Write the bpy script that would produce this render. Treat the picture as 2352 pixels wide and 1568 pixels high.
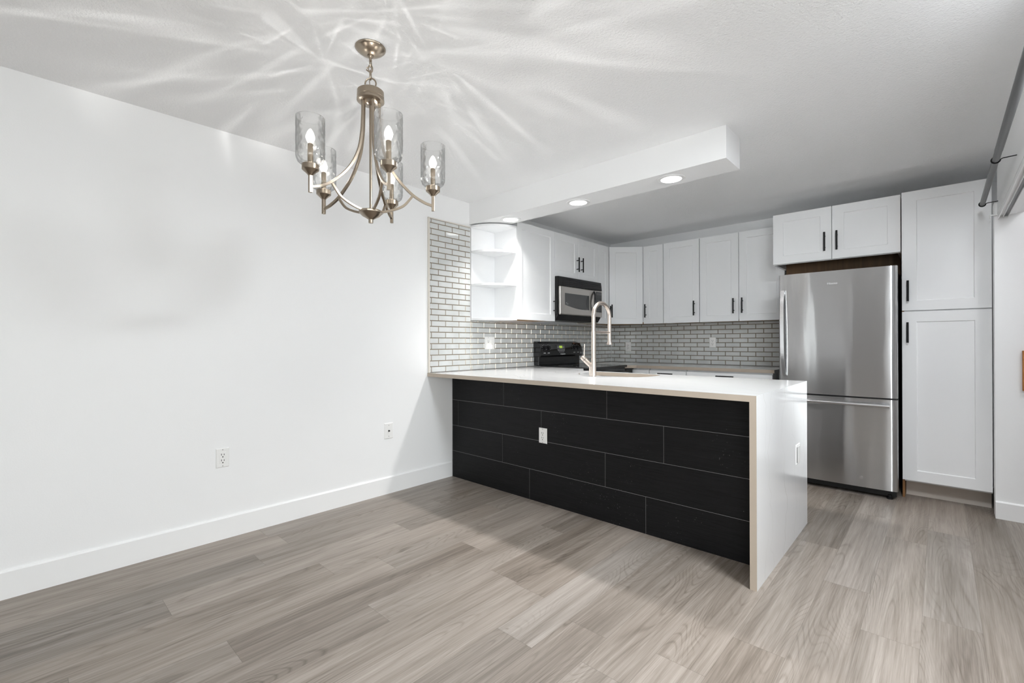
import bpy, bmesh, math, random
from mathutils import Vector, Matrix
PI = math.pi
for o in list(bpy.data.objects):
    bpy.data.objects.remove(o, do_unlink=True)
SC = bpy.context.scene
COL = SC.collection

# ------------------------------------------------------------------ camera
CAM = Vector((3.155, -2.3685, 1.1688))
YAW, PITCH, ROLL, FPX = -0.7461, 0.0018, -0.0025, 1065.06
F0 = Vector((math.sin(YAW), math.cos(YAW), 0)); R0 = Vector((math.cos(YAW), -math.sin(YAW), 0)); U0 = Vector((0, 0, 1))
F = F0 * math.cos(PITCH) + U0 * math.sin(PITCH)
U2 = U0 * math.cos(PITCH) - F0 * math.sin(PITCH)
R = R0 * math.cos(ROLL) + U2 * math.sin(ROLL)
U = U2 * math.cos(ROLL) - R0 * math.sin(ROLL)
cam = bpy.data.cameras.new('camera'); camo = bpy.data.objects.new('camera', cam); COL.objects.link(camo)
cam.sensor_fit = 'HORIZONTAL'; cam.sensor_width = 36.0; cam.lens = FPX / 2352 * 36.0
cam.clip_start = 0.02; cam.clip_end = 100
M3 = Matrix((R, U, -F)).transposed()
camo.matrix_world = Matrix.Translation(CAM) @ M3.to_4x4()
SC.camera = camo

# ------------------------------------------------------------------ view, sky, daylight
SC.view_settings.view_transform = 'Standard'
SC.view_settings.look = 'None'
SC.view_settings.gamma = 1.0
SC.view_settings.use_curve_mapping = False
SC.view_settings.exposure = 0.30
SC.cycles.max_bounces = 12
SC.cycles.diffuse_bounces = 9
SC.cycles.glossy_bounces = 5
SC.cycles.transmission_bounces = 8
SC.cycles.transparent_max_bounces = 16
SC.cycles.caustics_reflective = False
SC.cycles.caustics_refractive = False
SC.cycles.use_denoising = True
w = bpy.data.worlds.new('sky'); SC.world = w; w.use_nodes = True
w.node_tree.nodes['Background'].inputs[0].default_value = (0.955, 0.975, 1.0, 1)
w.node_tree.nodes['Background'].inputs[1].default_value = 3.6

def area(name, loc, rot, sx, sy, power, col=(1, 1, 1), portal=False, shape='RECTANGLE'):
    l = bpy.data.lights.new(name, 'AREA'); l.shape = shape; l.size = sx
    if shape == 'RECTANGLE': l.size_y = sy
    l.energy = power; l.color = col
    o = bpy.data.objects.new(name, l); COL.objects.link(o); o.location = loc; o.rotation_euler = rot
    if portal: l.cycles.is_portal = True
    return o
# daylight enters by the two windows of the living room behind the camera
RIGHT_X, REAR_Y, CHT = 5.9, -5.6, 2.4386
area('daylight_portal', (RIGHT_X - 0.02, -3.0, 1.22), (0, PI / 2, 0), 1.9, 3.4, 1, portal=True)
area('daylight_portal', (0.63, REAR_Y + 0.02, 1.22), (PI / 2, 0, 0), 0.4, 1.9, 1, portal=True)
area('daylight_portal', (4.85, REAR_Y + 0.02, 1.15), (PI / 2, 0, 0), 1.6, 2.0, 1, portal=True)
area('patio_daylight', (4.85, REAR_Y - 0.3, 1.25), (PI / 2, 0, 0), 1.6, 2.0, 95, (0.955, 0.975, 1.0))
area('window_daylight', (RIGHT_X + 0.25, -3.0, 1.35), (0, PI / 2, 0), 1.9, 3.4, 8, (1.0, 0.99, 0.965))

area('hall_fill_light', (3.42, -0.45, CHT - 0.03), (0, 0, 0), 0.5, 0.5, 70, (0.90, 0.955, 1.0), shape='DISK')  # added light out of view, brightens the right floor and waterfall end
fl = bpy.data.lights.new('rear_fill_light', 'POINT'); fl.energy = 32; fl.shadow_soft_size = 0.22; fl.color = (0.985, 0.99, 1.0)  # added point light behind the camera, no lamp stands there; lifts ceiling and cabinets
fo = bpy.data.objects.new('rear_fill_light', fl); COL.objects.link(fo); fo.location = (3.95, -3.0, 1.55)
area('side_room_fill', (4.0, 1.15, CHT - 0.03), (0, 0, 0), 0.35, 0.35, 6.5, (0.95, 0.97, 1.0), shape='DISK')  # unseen fill added behind the header for the waterfall face and aisle floor

# ------------------------------------------------------------------ materials
def new_mat(name):
    m = bpy.data.materials.new(name); m.use_nodes = True
    return m, m.node_tree.nodes, m.node_tree.links, m.node_tree.nodes['Principled BSDF']
def pmat(name, col, rough=0.5, metal=0.0, spec=0.5, coat=0.0, emit=None, estr=0.0, bump=None):
    m, N, L, p = new_mat(name)
    p.inputs['Base Color'].default_value = (*col, 1); p.inputs['Roughness'].default_value = rough
    p.inputs['Metallic'].default_value = metal; p.inputs['Specular IOR Level'].default_value = spec
    p.inputs['Coat Weight'].default_value = coat
    if emit:
        p.inputs['Emission Color'].default_value = (*emit, 1); p.inputs['Emission Strength'].default_value = estr
    if bump:
        sc, st, dist = bump
        tc = N.new('ShaderNodeTexCoord'); nz = N.new('ShaderNodeTexNoise'); nz.inputs['Scale'].default_value = sc
        nz.inputs['Detail'].default_value = 3
        b = N.new('ShaderNodeBump'); b.inputs['Strength'].default_value = st; b.inputs['Distance'].default_value = dist
        L.new(tc.outputs['Object'], nz.inputs['Vector']); L.new(nz.outputs['Fac'], b.inputs['Height']); L.new(b.outputs['Normal'], p.inputs['Normal'])
    return m
class NT:
    """tiny node helper"""
    def __init__(s, m): s.N = m.node_tree.nodes; s.L = m.node_tree.links
    def n(s, t, **k):
        x = s.N.new(t)
        for a, b in k.items(): setattr(x, a, b)
        return x
    def put(s, inp, v):
        if hasattr(v, 'is_linked') or isinstance(v, bpy.types.NodeSocket): s.L.new(v, inp)
        else: inp.default_value = v
    def math(s, op, a, b=None, c=None, clamp=False):
        x = s.n('ShaderNodeMath', operation=op, use_clamp=clamp); s.put(x.inputs[0], a)
        if b is not None: s.put(x.inputs[1], b)
        if c is not None: s.put(x.inputs[2], c)
        return x.outputs[0]
    def vmath(s, op, a, b=None):
        x = s.n('ShaderNodeVectorMath', operation=op); s.put(x.inputs[0], a)
        if b is not None: s.put(x.inputs[1], b)
        return x.outputs[0]
    def sep(s, v):
        x = s.n('ShaderNodeSeparateXYZ'); s.put(x.inputs[0], v); return x.outputs
    def comb(s, a, b, c):
        x = s.n('ShaderNodeCombineXYZ'); s.put(x.inputs[0], a); s.put(x.inputs[1], b); s.put(x.inputs[2], c); return x.outputs[0]
    def noise(s, v, scale, detail=2, rough=0.5, dist=0.0):
        x = s.n('ShaderNodeTexNoise'); s.put(x.inputs['Vector'], v); x.inputs['Scale'].default_value = scale
        x.inputs['Detail'].default_value = detail; x.inputs['Roughness'].default_value = rough; x.inputs['Distortion'].default_value = dist
        return x.outputs['Fac']
    def ramp(s, v, stops):
        x = s.n('ShaderNodeValToRGB'); s.put(x.inputs[0], v); e = x.color_ramp.elements
        while len(e) < len(stops): e.new(0.5)
        for el, (p, c) in zip(e, stops): el.position = p; el.color = (*c, 1) if len(c) == 3 else c
        return x.outputs[0]
    def mix(s, f, a, b, typ='MIX'):
        x = s.n('ShaderNodeMix', data_type='RGBA', blend_type=typ); s.put(x.inputs[0], f)
        s.put(x.inputs[6], a if not isinstance(a, tuple) else (*a, 1)); s.put(x.inputs[7], b if not isinstance(b, tuple) else (*b, 1))
        return x.outputs[2]
    def bump(s, h, strength, dist):
        x = s.n('ShaderNodeBump'); x.inputs['Strength'].default_value = strength; x.inputs['Distance'].default_value = dist
        s.put(x.inputs['Height'], h); return x.outputs['Normal']
    def obj(s): return s.n('ShaderNodeTexCoord').outputs['Object']

M_wall = pmat('white_wall_paint', (0.866, 0.867, 0.868), 0.55, spec=0.3, bump=(160, 0.12, 0.002))
M_trim = pmat('white_trim_paint', (0.87, 0.87, 0.868), 0.35)
M_cab = pmat('white_cabinet_lacquer', (0.855, 0.86, 0.866), 0.32, spec=0.45)
M_shelf = pmat('white_melamine', (0.855, 0.86, 0.866), 0.4)
M_black = pmat('matte_black_metal', (0.006, 0.006, 0.0065), 0.5, spec=0.3)
M_gloss = pmat('gloss_black_enamel', (0.008, 0.008, 0.009), 0.12, spec=0.6)
M_blackpl = pmat('black_plastic', (0.008, 0.008, 0.0085), 0.4, spec=0.35)
M_plate = pmat('white_plastic_plate', (0.84, 0.835, 0.82), 0.3)
M_hole = pmat('dark_slot', (0.01, 0.01, 0.01), 0.8)
M_grey = pmat('grey_sealant', (0.30, 0.30, 0.30), 0.8)
M_tan = pmat('raw_particle_board', (0.60, 0.545, 0.49), 0.7, bump=(220, 0.3, 0.001))
M_caulk = pmat('beige_edge_trim', (0.62, 0.58, 0.52), 0.45)
M_rod = pmat('grey_painted_steel', (0.10, 0.10, 0.104), 0.35, metal=0.3)
M_alu = pmat('aluminium', (0.62, 0.62, 0.62), 0.35, metal=1.0)
M_lightpl = pmat('light_print', (0.65, 0.65, 0.65), 0.5)
M_logo = pmat('chrome_lettering', (0.85, 0.85, 0.85), 0.25, metal=0.6)
M_steelbowl = pmat('sink_steel', (0.55, 0.53, 0.5), 0.3, metal=1.0)
M_orange = pmat('amber_lamp', (0.25, 0.07, 0.02), 0.4)
M_green = pmat('green_display', (0.05, 0.08, 0.01), 0.4, emit=(0.42, 0.6, 0.08), estr=0.7)
M_night = pmat('night_light_lens', (0.9, 0.88, 0.8), 0.4, emit=(1.0, 0.93, 0.82), estr=3.0)
M_lens = pmat('downlight_lens', (0.9, 0.9, 0.9), 0.4, emit=(1, 0.99, 0.97), estr=6.0)
M_window = pmat('dark_door_glass', (0.045, 0.045, 0.045), 0.18, spec=0.6)
M_darkgrey = pmat('dark_grey_panel', (0.075, 0.075, 0.078), 0.35)

def wood(name, a, b, scale=(30, 30, 2.0)):
    m, N, L, p = new_mat(name); t = NT(m)
    v = t.vmath('MULTIPLY', t.obj(), scale); f = t.noise(v, 1.0, 4, 0.6, 0.4)
    L.new(t.ramp(f, [(0.3, a), (0.7, b)]), p.inputs['Base Color']); p.inputs['Roughness'].default_value = 0.55
    return m
M_wood = wood('raw_wood_underside', (0.33, 0.19, 0.09), (0.50, 0.31, 0.16), (3, 40, 40))
M_woodedge = wood('brown_wood_edge', (0.19, 0.085, 0.03), (0.33, 0.16, 0.05))
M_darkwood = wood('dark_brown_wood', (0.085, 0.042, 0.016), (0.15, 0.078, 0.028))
M_brown = wood('brown_stained_wood', (0.30, 0.10, 0.025), (0.42, 0.17, 0.035))

def ceiling_mat():
    m, N, L, p = new_mat('stippled_white_ceiling'); t = NT(m); o = t.obj()
    p.inputs['Base Color'].default_value = (0.898, 0.90, 0.904, 1); p.inputs['Roughness'].default_value = 0.85; p.inputs['Specular IOR Level'].default_value = 0.15
    h = t.math('ADD', t.noise(o, 95, 2, 0.5), t.math('MULTIPLY', t.noise(o, 230, 2, 0.5), 0.4))
    L.new(t.bump(h, 0.55, 0.006), p.inputs['Normal'])
    return m
M_ceil = ceiling_mat()

def floor_mat():
    m, N, L, p = new_mat('greige_vinyl_planks'); t = NT(m); o = t.obj(); x, y, z = t.sep(o)
    W_, LEN = 0.182, 1.22
    xr = t.math('DIVIDE', x, W_); row = t.math('FLOOR', xr); fx = t.math('FRACT', xr)
    wn = t.n('ShaderNodeTexWhiteNoise', noise_dimensions='1D'); t.put(wn.inputs['W'], row)
    off = t.math('MULTIPLY', wn.outputs['Value'], 7.0)
    yr = t.math('ADD', t.math('DIVIDE', y, LEN), off); colm = t.math('FLOOR', yr); fy = t.math('FRACT', yr)
    idv = t.comb(row, colm, 3.7)
    wc = t.n('ShaderNodeTexWhiteNoise', noise_dimensions='3D'); t.put(wc.inputs['Vector'], idv)
    rnd = wc.outputs['Value']; rndc = t.sep(wc.outputs['Color'])
    # grain coordinates, shifted from plank to plank
    gx = t.math('ADD', x, t.math('MULTIPLY', rndc[0], 13.0)); gy = t.math('ADD', y, t.math('MULTIPLY', rndc[1], 17.0))
    fine = t.noise(t.comb(t.math('MULTIPLY', gx, 300.0), t.math('MULTIPLY', gy, 6.0), 0.0), 1.0, 3, 0.6, 0.3)
    mid = t.noise(t.comb(t.math('MULTIPLY', gx, 70.0), t.math('MULTIPLY', gy, 1.6), 2.0), 1.0, 3, 0.6, 0.5)
    broad = t.noise(t.comb(t.math('MULTIPLY', gx, 11.0), t.math('MULTIPLY', gy, 0.9), 0.0), 1.0, 3, 0.55, 0.8)
    cath = t.noise(t.comb(t.math('MULTIPLY', gx, 5.5), t.math('MULTIPLY', gy, 0.75), 4.0), 1.0, 1.0, 0.4, 0.35)
    rings = t.math('PINGPONG', t.math('MULTIPLY', cath, 34.0), 0.5)
    rline = t.math('SUBTRACT', 1.0, t.math('MULTIPLY', rings, 5.0), clamp=True)
    rmask = t.math('MULTIPLY', t.math('SUBTRACT', t.noise(t.comb(t.math('MULTIPLY', gx, 9.0), t.math('MULTIPLY', gy, 1.3), 6.0), 1.0, 1), 0.42), 4.0, clamp=True)
    knots = t.noise(t.comb(t.math('MULTIPLY', gx, 16.0), t.math('MULTIPLY', gy, 6.0), 9.0), 1.0, 2, 0.5, 0.8)
    knot = t.math('MULTIPLY', t.math('SUBTRACT', knots, 0.745), 16.0, clamp=True)
    v = t.math('ADD', t.math('MULTIPLY', fine, 0.26), t.math('ADD', t.math('MULTIPLY', mid, 0.36), t.math('MULTIPLY', broad, 0.42)))
    v = t.math('SUBTRACT', v, t.math('MULTIPLY', t.math('MULTIPLY', rline, rmask), 0.11))
    v = t.math('ADD', v, t.math('MULTIPLY', t.math('SUBTRACT', rnd, 0.5), 0.14))
    v = t.math('SUBTRACT', v, t.math('MULTIPLY', knot, 0.18))
    c = t.ramp(v, [(0.25, (0.080, 0.063, 0.049)), (0.44, (0.186, 0.159, 0.135)), (0.60, (0.290, 0.255, 0.226)), (0.80, (0.415, 0.375, 0.342))])
    # warm and cool planks
    c = t.mix(t.math('MULTIPLY', rndc[2], 0.22), c, t.mix(1.0, c, (1.08, 0.93, 0.78), 'MULTIPLY'))
    ex = t.math('MINIMUM', fx, t.math('SUBTRACT', 1.0, fx)); ey = t.math('MINIMUM', fy, t.math('SUBTRACT', 1.0, fy))
    seam = t.math('MAXIMUM', t.math('LESS_THAN', t.math('MULTIPLY', ex, W_), 0.0007), t.math('LESS_THAN', t.math('MULTIPLY', ey, LEN), 0.0009))
    c = t.mix(t.math('MULTIPLY', seam, 0.55), c, (0.09, 0.075, 0.06))
    L.new(c, p.inputs['Base Color'])
    p.inputs['Roughness'].default_value = 0.40; p.inputs['Specular IOR Level'].default_value = 0.42
    L.new(t.bump(t.math('SUBTRACT', t.math('MULTIPLY', fine, 0.5), t.math('MULTIPLY', seam, 0.6)), 0.18, 0.002), p.inputs['Normal'])
    return m
M_floor = floor_mat()

def quartz_mat(name, base, vein):
    m, N, L, p = new_mat(name); t = NT(m); o = t.obj()
    x, y, z = t.sep(o)
    al = t.math('SUBTRACT', x, z)                      # veins run along the top and fold down the waterfall end
    v = None
    for k, (c0, amp, wid) in enumerate(((-0.40, 0.40, 0.0020), (-0.22, 0.55, 0.0016), (-0.02, 0.45, 0.0024), (0.20, 0.60, 0.0018), (0.42, 0.5, 0.0016))):
        n1 = t.math('SUBTRACT', t.noise(t.comb(t.math('ADD', al, k * 3.7), k * 5.1, 0.0), 1.7, 4, 0.58), 0.5)
        d = t.math('ABSOLUTE', t.math('SUBTRACT', y, t.math('MULTIPLY_ADD', n1, amp * 1.6, c0)))
        m_ = t.math('MULTIPLY_ADD', t.noise(t.comb(al, k * 9.3, 5.0), 1.9, 1), 3.0, -0.85, clamp=True)
        r_ = t.math('MULTIPLY', t.math('SUBTRACT', 1.0, t.math('DIVIDE', d, wid * 1.7), clamp=True), m_)
        v = r_ if v is None else t.math('MAXIMUM', v, r_)
    cloud = t.noise(o, 3.0, 3)
    b = t.mix(cloud, tuple(x * 0.97 for x in base), base)
    L.new(t.mix(t.math('MULTIPLY', v, 0.75), b, vein), p.inputs['Base Color'])
    p.inputs['Roughness'].default_value = 0.12; p.inputs['Specular IOR Level'].default_value = 0.5
    return m
M_quartz = quartz_mat('white_veined_quartz', (0.66, 0.66, 0.66), (0.42, 0.38, 0.33))
M_quartzedge = quartz_mat('cut_quartz_edge', (0.43, 0.365, 0.30), (0.45, 0.38, 0.32))

def plank_black():
    m, N, L, p = new_mat('black_stained_planks'); t = NT(m); o = t.obj()
    g = t.noise(t.vmath('MULTIPLY', o, (4.0, 30.0, 85.0)), 1.0, 4, 0.65, 1.5)
    L.new(t.ramp(g, [(0.3, (0.0025, 0.0025, 0.0028)), (0.75, (0.008, 0.008, 0.009))]), p.inputs['Base Color'])
    # pale scuff marks in small patches
    sp = t.noise(o, 140, 1); ms = t.noise(o, 3.3, 1)
    sc = t.math('MULTIPLY', t.math('GREATER_THAN', sp, 0.745), t.math('GREATER_THAN', ms, 0.60))
    base = p.inputs['Base Color'].links[0].from_socket
    L.new(t.mix(t.math('MULTIPLY', sc, 0.35), base, (0.2, 0.2, 0.21)), p.inputs['Base Color'])
    p.inputs['Roughness'].default_value = 0.5; p.inputs['Specular IOR Level'].default_value = 0.22
    L.new(t.bump(g, 0.4, 0.003), p.inputs['Normal'])
    return m
M_plank = plank_black()

def tile_mat():
    m, N, L, p = new_mat('pale_grey_glass_tile'); t = NT(m); o = t.obj()
    c = t.noise(o, 9.0, 1)
    L.new(t.ramp(c, [(0.3, (0.52, 0.535, 0.53)), (0.7, (0.59, 0.605, 0.60))]), p.inputs['Base Color'])
    p.inputs['Roughness'].default_value = 0.07; p.inputs['Specular IOR Level'].default_value = 0.55; p.inputs['Coat Weight'].default_value = 0.3
    return m
M_tile = tile_mat()
M_bevel = pmat('bevelled_tile_edge', (0.46, 0.405, 0.34), 0.2, metal=0.45)
M_grout = pmat('brown_grout', (0.16, 0.125, 0.09), 0.85)

def steel(name, base, rough, aniso, wave=0.0, tangent='Z'):
    m, N, L, p = new_mat(name); t = NT(m); o = t.obj()
    p.inputs['Metallic'].default_value = 1.0; p.inputs['Base Color'].default_value = (*base, 1)
    p.inputs['Roughness'].default_value = rough; p.inputs['Anisotropic'].default_value = aniso
    tg = t.n('ShaderNodeTangent', direction_type='RADIAL', axis=tangent); L.new(tg.outputs[0], p.inputs['Tangent'])
    p.inputs['Anisotropic Rotation'].default_value = 0.25
    if wave:
        h = t.math('ADD', t.math('MULTIPLY', t.noise(t.vmath('MULTIPLY', o, (7.0, 7.0, 1.1)), 1.0, 1.5), 1.0),
                   t.math('MULTIPLY', t.noise(t.vmath('MULTIPLY', o, (6.0, 6.0, 900.0)), 1.0, 1), 0.003))
        L.new(t.bump(h, wave, 0.02), p.inputs['Normal'])
    return m
M_steel = steel('brushed_stainless_door', (0.52, 0.52, 0.525), 0.20, 1.0, 0.20)
M_steel2 = steel('polished_stainless_handle', (0.70, 0.70, 0.71), 0.22, 0.3)
M_mwsteel = steel('smudged_stainless', (0.54, 0.51, 0.48), 0.34, 0.5, 0.10)
M_nickel = pmat('brushed_champagne_nickel', (0.34, 0.285, 0.225), 0.28, metal=1.0)
M_faucet = pmat('satin_nickel', (0.72, 0.64, 0.575), 0.27, metal=1.0)

def glass_mat():
    m, N, L, p = new_mat('hammered_clear_glass'); t = NT(m); o = t.obj()
    N.remove(p); out = N['Material Output']
    vor = t.n('ShaderNodeTexVoronoi', feature='SMOOTH_F1'); t.put(vor.inputs['Vector'], t.vmath('MULTIPLY', o, (1, 1, 0.75))); vor.inputs['Scale'].default_value = 62
    nrm = t.bump(vor.outputs['Distance'], 0.45, 0.006)
    tr = N.new('ShaderNodeBsdfTransparent'); tr.inputs[0].default_value = (0.99, 0.992, 0.99, 1)
    gl = N.new('ShaderNodeBsdfGlossy'); gl.inputs['Roughness'].default_value = 0.03; L.new(nrm, gl.inputs['Normal'])
    rf = N.new('ShaderNodeBsdfRefraction'); rf.inputs['IOR'].default_value = 1.06; rf.inputs['Roughness'].default_value = 0.0; L.new(nrm, rf.inputs['Normal'])
    m1 = N.new('ShaderNodeMixShader'); m1.inputs[0].default_value = 0.20; L.new(tr.outputs[0], m1.inputs[1]); L.new(rf.outputs[0], m1.inputs[2])
    fr = N.new('ShaderNodeFresnel'); fr.inputs['IOR'].default_value = 1.45; L.new(nrm, fr.inputs['Normal'])
    m2 = N.new('ShaderNodeMixShader'); L.new(t.math('MULTIPLY', fr.outputs[0], 0.6), m2.inputs[0]); L.new(m1.outputs[0], m2.inputs[1]); L.new(gl.outputs[0], m2.inputs[2])
    L.new(m2.outputs[0], out.inputs['Surface'])
    return m
M_glass = glass_mat()
def bulb_mat():
    m, N, L, p = new_mat('lit_bulb_glass'); N.remove(p); out = N['Material Output']
    e = N.new('ShaderNodeEmission'); e.inputs[0].default_value = (1.0, 0.95, 0.88, 1); e.inputs[1].default_value = 14.0
    tr = N.new('ShaderNodeBsdfTransparent'); mx = N.new('ShaderNodeMixShader'); mx.inputs[0].default_value = 0.5
    L.new(tr.outputs[0], mx.inputs[1]); L.new(e.outputs[0], mx.inputs[2]); L.new(mx.outputs[0], out.inputs['Surface'])
    return m
M_bulb = bulb_mat()
def pane_mat():
    m, N, L, p = new_mat('window_glass'); N.remove(p); out = N['Material Output']
    tr = N.new('ShaderNodeBsdfTransparent'); tr.inputs[0].default_value = (0.95, 0.97, 0.96, 1)
    gl = N.new('ShaderNodeBsdfGlossy'); gl.inputs['Roughness'].default_value = 0.0
    fr = N.new('ShaderNodeFresnel'); mx = N.new('ShaderNodeMixShader')
    L.new(fr.outputs[0], mx.inputs[0]); L.new(tr.outputs[0], mx.inputs[1]); L.new(gl.outputs[0], mx.inputs[2]); L.new(mx.outputs[0], out.inputs['Surface'])
    return m
M_pane = pane_mat()

# ------------------------------------------------------------------ mesh helpers
def wloc(o):
    v = Vector((0, 0, 0))
    while o is not None: v = v + o.location; o = o.parent
    return v
def obj(name, bm, mat, parent=None, loc=None, bevel=0.0, seg=2, smooth=False, angle=35):
    """link a bmesh (world coordinates) as one object; loc sets the origin of a parentless object"""
    bmesh.ops.recalc_face_normals(bm, faces=bm.faces)
    org = wloc(parent) if parent else Vector(loc or (0, 0, 0))
    bmesh.ops.translate(bm, verts=bm.verts, vec=-org)
    me = bpy.data.meshes.new(name); bm.to_mesh(me); bm.free()
    for mm in (mat if isinstance(mat, (list, tuple)) else [mat]): me.materials.append(mm)
    o = bpy.data.objects.new(name, me); COL.objects.link(o)
    if parent: o.parent = parent
    else: o.location = org
    if smooth:
        me.shade_smooth(); me.set_sharp_from_angle(angle=math.radians(angle))
    if bevel:
        b = o.modifiers.new('bevel', 'BEVEL'); b.width = bevel; b.segments = seg; b.limit_method = 'ANGLE'; b.angle_limit = math.radians(40)
    return o
def sub(name, bm, mat, parent, at, **k):
    """a part that has sub-parts: its origin sits at `at`"""
    o = obj(name, bm, mat, parent, **k); return o
def tag(o, label, cat, group=None, kind=None):
    o['label'] = label; o['category'] = cat
    if group: o['group'] = group
    if kind: o['kind'] = kind
    return o
def thing(name, label, cat, loc, group=None):
    o = bpy.data.objects.new(name, None); COL.objects.link(o); o.location = loc; o.empty_display_size = 0.05
    return tag(o, label, cat, group)
def struct(name, bm, mat, **k):
    o = obj(name, bm, mat, **k); o['kind'] = 'structure'; return o
def B(): return bmesh.new()
def box(bm, x0, x1, y0, y1, z0, z1):
    v = [bm.verts.new(p) for p in ((x0, y0, z0), (x1, y0, z0), (x1, y1, z0), (x0, y1, z0), (x0, y0, z1), (x1, y0, z1), (x1, y1, z1), (x0, y1, z1))]
    fs = [bm.faces.new([v[i] for i in f]) for f in ((3, 2, 1, 0), (4, 5, 6, 7), (0, 1, 5, 4), (1, 2, 6, 5), (2, 3, 7, 6), (3, 0, 4, 7))]
    return fs
def prism(bm, pts, vec):
    """polygon (3-D points) extruded along vec"""
    vec = Vector(vec); a = [bm.verts.new(p) for p in pts]; b = [bm.verts.new(Vector(p) + vec) for p in pts]; n = len(pts)
    fs = [bm.faces.new(a[::-1]), bm.faces.new(b)]
    for i in range(n): fs.append(bm.faces.new((a[i], a[(i + 1) % n], b[(i + 1) % n], b[i])))
    return fs
def frame_at(t, ref):
    t = t.normalized(); s = t.cross(ref)
    if s.length < 1e-5: s = t.cross(Vector((1, 0, 0)) if abs(t.x) < 0.9 else Vector((0, 1, 0)))
    s.normalize(); return s, s.cross(t).normalized()
def sweep(bm, pts, section, closed=False, cap=True, ref=None, scales=None):
    """sweep a 2-D section [(a,b)] along points with parallel transport"""
    pts = [Vector(p) for p in pts]; n = len(pts); rings = []
    prev = None
    for i in range(n):
        if closed: t = pts[(i + 1) % n] - pts[i - 1]
        elif i == 0: t = pts[1] - pts[0]
        elif i == n - 1: t = pts[-1] - pts[-2]
        else: t = pts[i + 1] - pts[i - 1]
        t.normalize()
        if prev is None:
            s, u = frame_at(t, Vector(ref) if ref else Vector((0, 0, 1)))
        else:
            s = prev - t * prev.dot(t); s.normalize(); u = s.cross(t).normalized()
        prev = s; k = scales[i] if scales else 1.0
        rings.append([bm.verts.new(pts[i] + s * a * k + u * b * k) for a, b in section])
    m = len(section)
    for i in range(n if closed else n - 1):
        A, C = rings[i], rings[(i + 1) % n]
        for j in range(m): bm.faces.new((A[j], A[(j + 1) % m], C[(j + 1) % m], C[j]))
    if cap and not closed:
        bm.faces.new(rings[0][::-1]); bm.faces.new(rings[-1])
def circ(r, n=12): return [(r * math.cos(2 * PI * i / n), r * math.sin(2 * PI * i / n)) for i in range(n)]
def rect(a, b): return [(-a / 2, -b / 2), (a / 2, -b / 2), (a / 2, b / 2), (-a / 2, b / 2)]
def tube(bm, pts, r, n=12, **k): sweep(bm, pts, circ(r, n), **k)
def lathe(bm, prof, c, n=32, close=True):
    rings = []
    for r, z in prof:
        rings.append([bm.verts.new((c[0] + r * math.cos(2 * PI * i / n), c[1] + r * math.sin(2 * PI * i / n), c[2] + z)) for i in range(n)] if r > 1e-6 else [bm.verts.new((c[0], c[1], c[2] + z))])
    for A, C in zip(rings, rings[1:]):
        for i in range(n):
            j = (i + 1) % n
            if len(A) == 1 and len(C) == 1: continue
            if len(A) == 1: bm.faces.new((A[0], C[i], C[j]))
            elif len(C) == 1: bm.faces.new((A[i], A[j], C[0]))
            else: bm.faces.new((A[i], A[j], C[j], C[i]))
    if close:
        if len(rings[0]) > 1: bm.faces.new(rings[0][::-1])
        if len(rings[-1]) > 1: bm.faces.new(rings[-1])
def disc_x(bm, c, r, d, n=20, axis=(1, 0, 0)):
    """short cylinder from c along axis*d"""
    ax = Vector(axis).normalized(); tube(bm, [Vector(c), Vector(c) + ax * d], r, n, ref=(0, 0.3, 1))
def bez(p0, p1, p2, p3, n=12):
    p0, p1, p2, p3 = map(Vector, (p0, p1, p2, p3)); out = []
    for i in range(n + 1):
        t = i / n; s = 1 - t; out.append(p0 * s ** 3 + p1 * 3 * s * s * t + p2 * 3 * s * t * t + p3 * t ** 3)
    return out
def smoothline(pts, n=6):
    """Catmull-Rom through the points"""
    P = [Vector(p) for p in pts]; P = [P[0] * 2 - P[1]] + P + [P[-1] * 2 - P[-2]]; out = []
    for i in range(1, len(P) - 2):
        for k in range(n):
            t = k / n
            out.append(0.5 * ((2 * P[i]) + (P[i + 1] - P[i - 1]) * t + (2 * P[i - 1] - 5 * P[i] + 4 * P[i + 1] - P[i + 2]) * t * t + (3 * P[i] - P[i - 1] - 3 * P[i + 1] + P[i + 2]) * t ** 3))
    out.append(P[-2]); return out
def text_bm(body, size, origin, right, up, depth=0.0006, align='CENTER', shear=0.0, offset=0.0):
    cu = bpy.data.curves.new('lettering', 'FONT'); cu.body = body; cu.size = size; cu.align_x = align; cu.align_y = 'CENTER'; cu.extrude = depth; cu.shear = shear; cu.offset = offset
    to = bpy.data.objects.new('lettering', cu); COL.objects.link(to)
    dg = bpy.context.evaluated_depsgraph_get(); me = bpy.data.meshes.new_from_object(to.evaluated_get(dg))
    right, up = Vector(right), Vector(up); nrm = right.cross(up)
    bm = B(); bm.from_mesh(me)
    mm = Matrix((right, up, nrm)).transposed().to_4x4(); mm.translation = Vector(origin)
    bmesh.ops.transform(bm, matrix=mm, verts=bm.verts)
    bpy.data.objects.remove(to, do_unlink=True); bpy.data.meshes.remove(me); bpy.data.curves.remove(cu)
    return bm

# ------------------------------------------------------------------ the room
CH, BY = 2.4386, 2.945            # ceiling height, face of the back wall
bm = B(); box(bm, -0.12, RIGHT_X + 0.12, REAR_Y - 1.7, BY + 0.1, -0.08, 0.0); struct('floor', bm, M_floor)
bm = B(); box(bm, -0.12, RIGHT_X + 0.12, REAR_Y - 1.7, BY + 0.1, CH, CH + 0.08); struct('ceiling', bm, M_ceil)
bm = B(); box(bm, -0.12, 0.0, REAR_Y - 1.7, BY + 0.1, 0, CH); struct('wall_left', bm, M_wall)
bm = B(); box(bm, 0.0, 4.3, BY, BY + 0.1, 0, CH); struct('wall_back', bm, M_wall)
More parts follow.
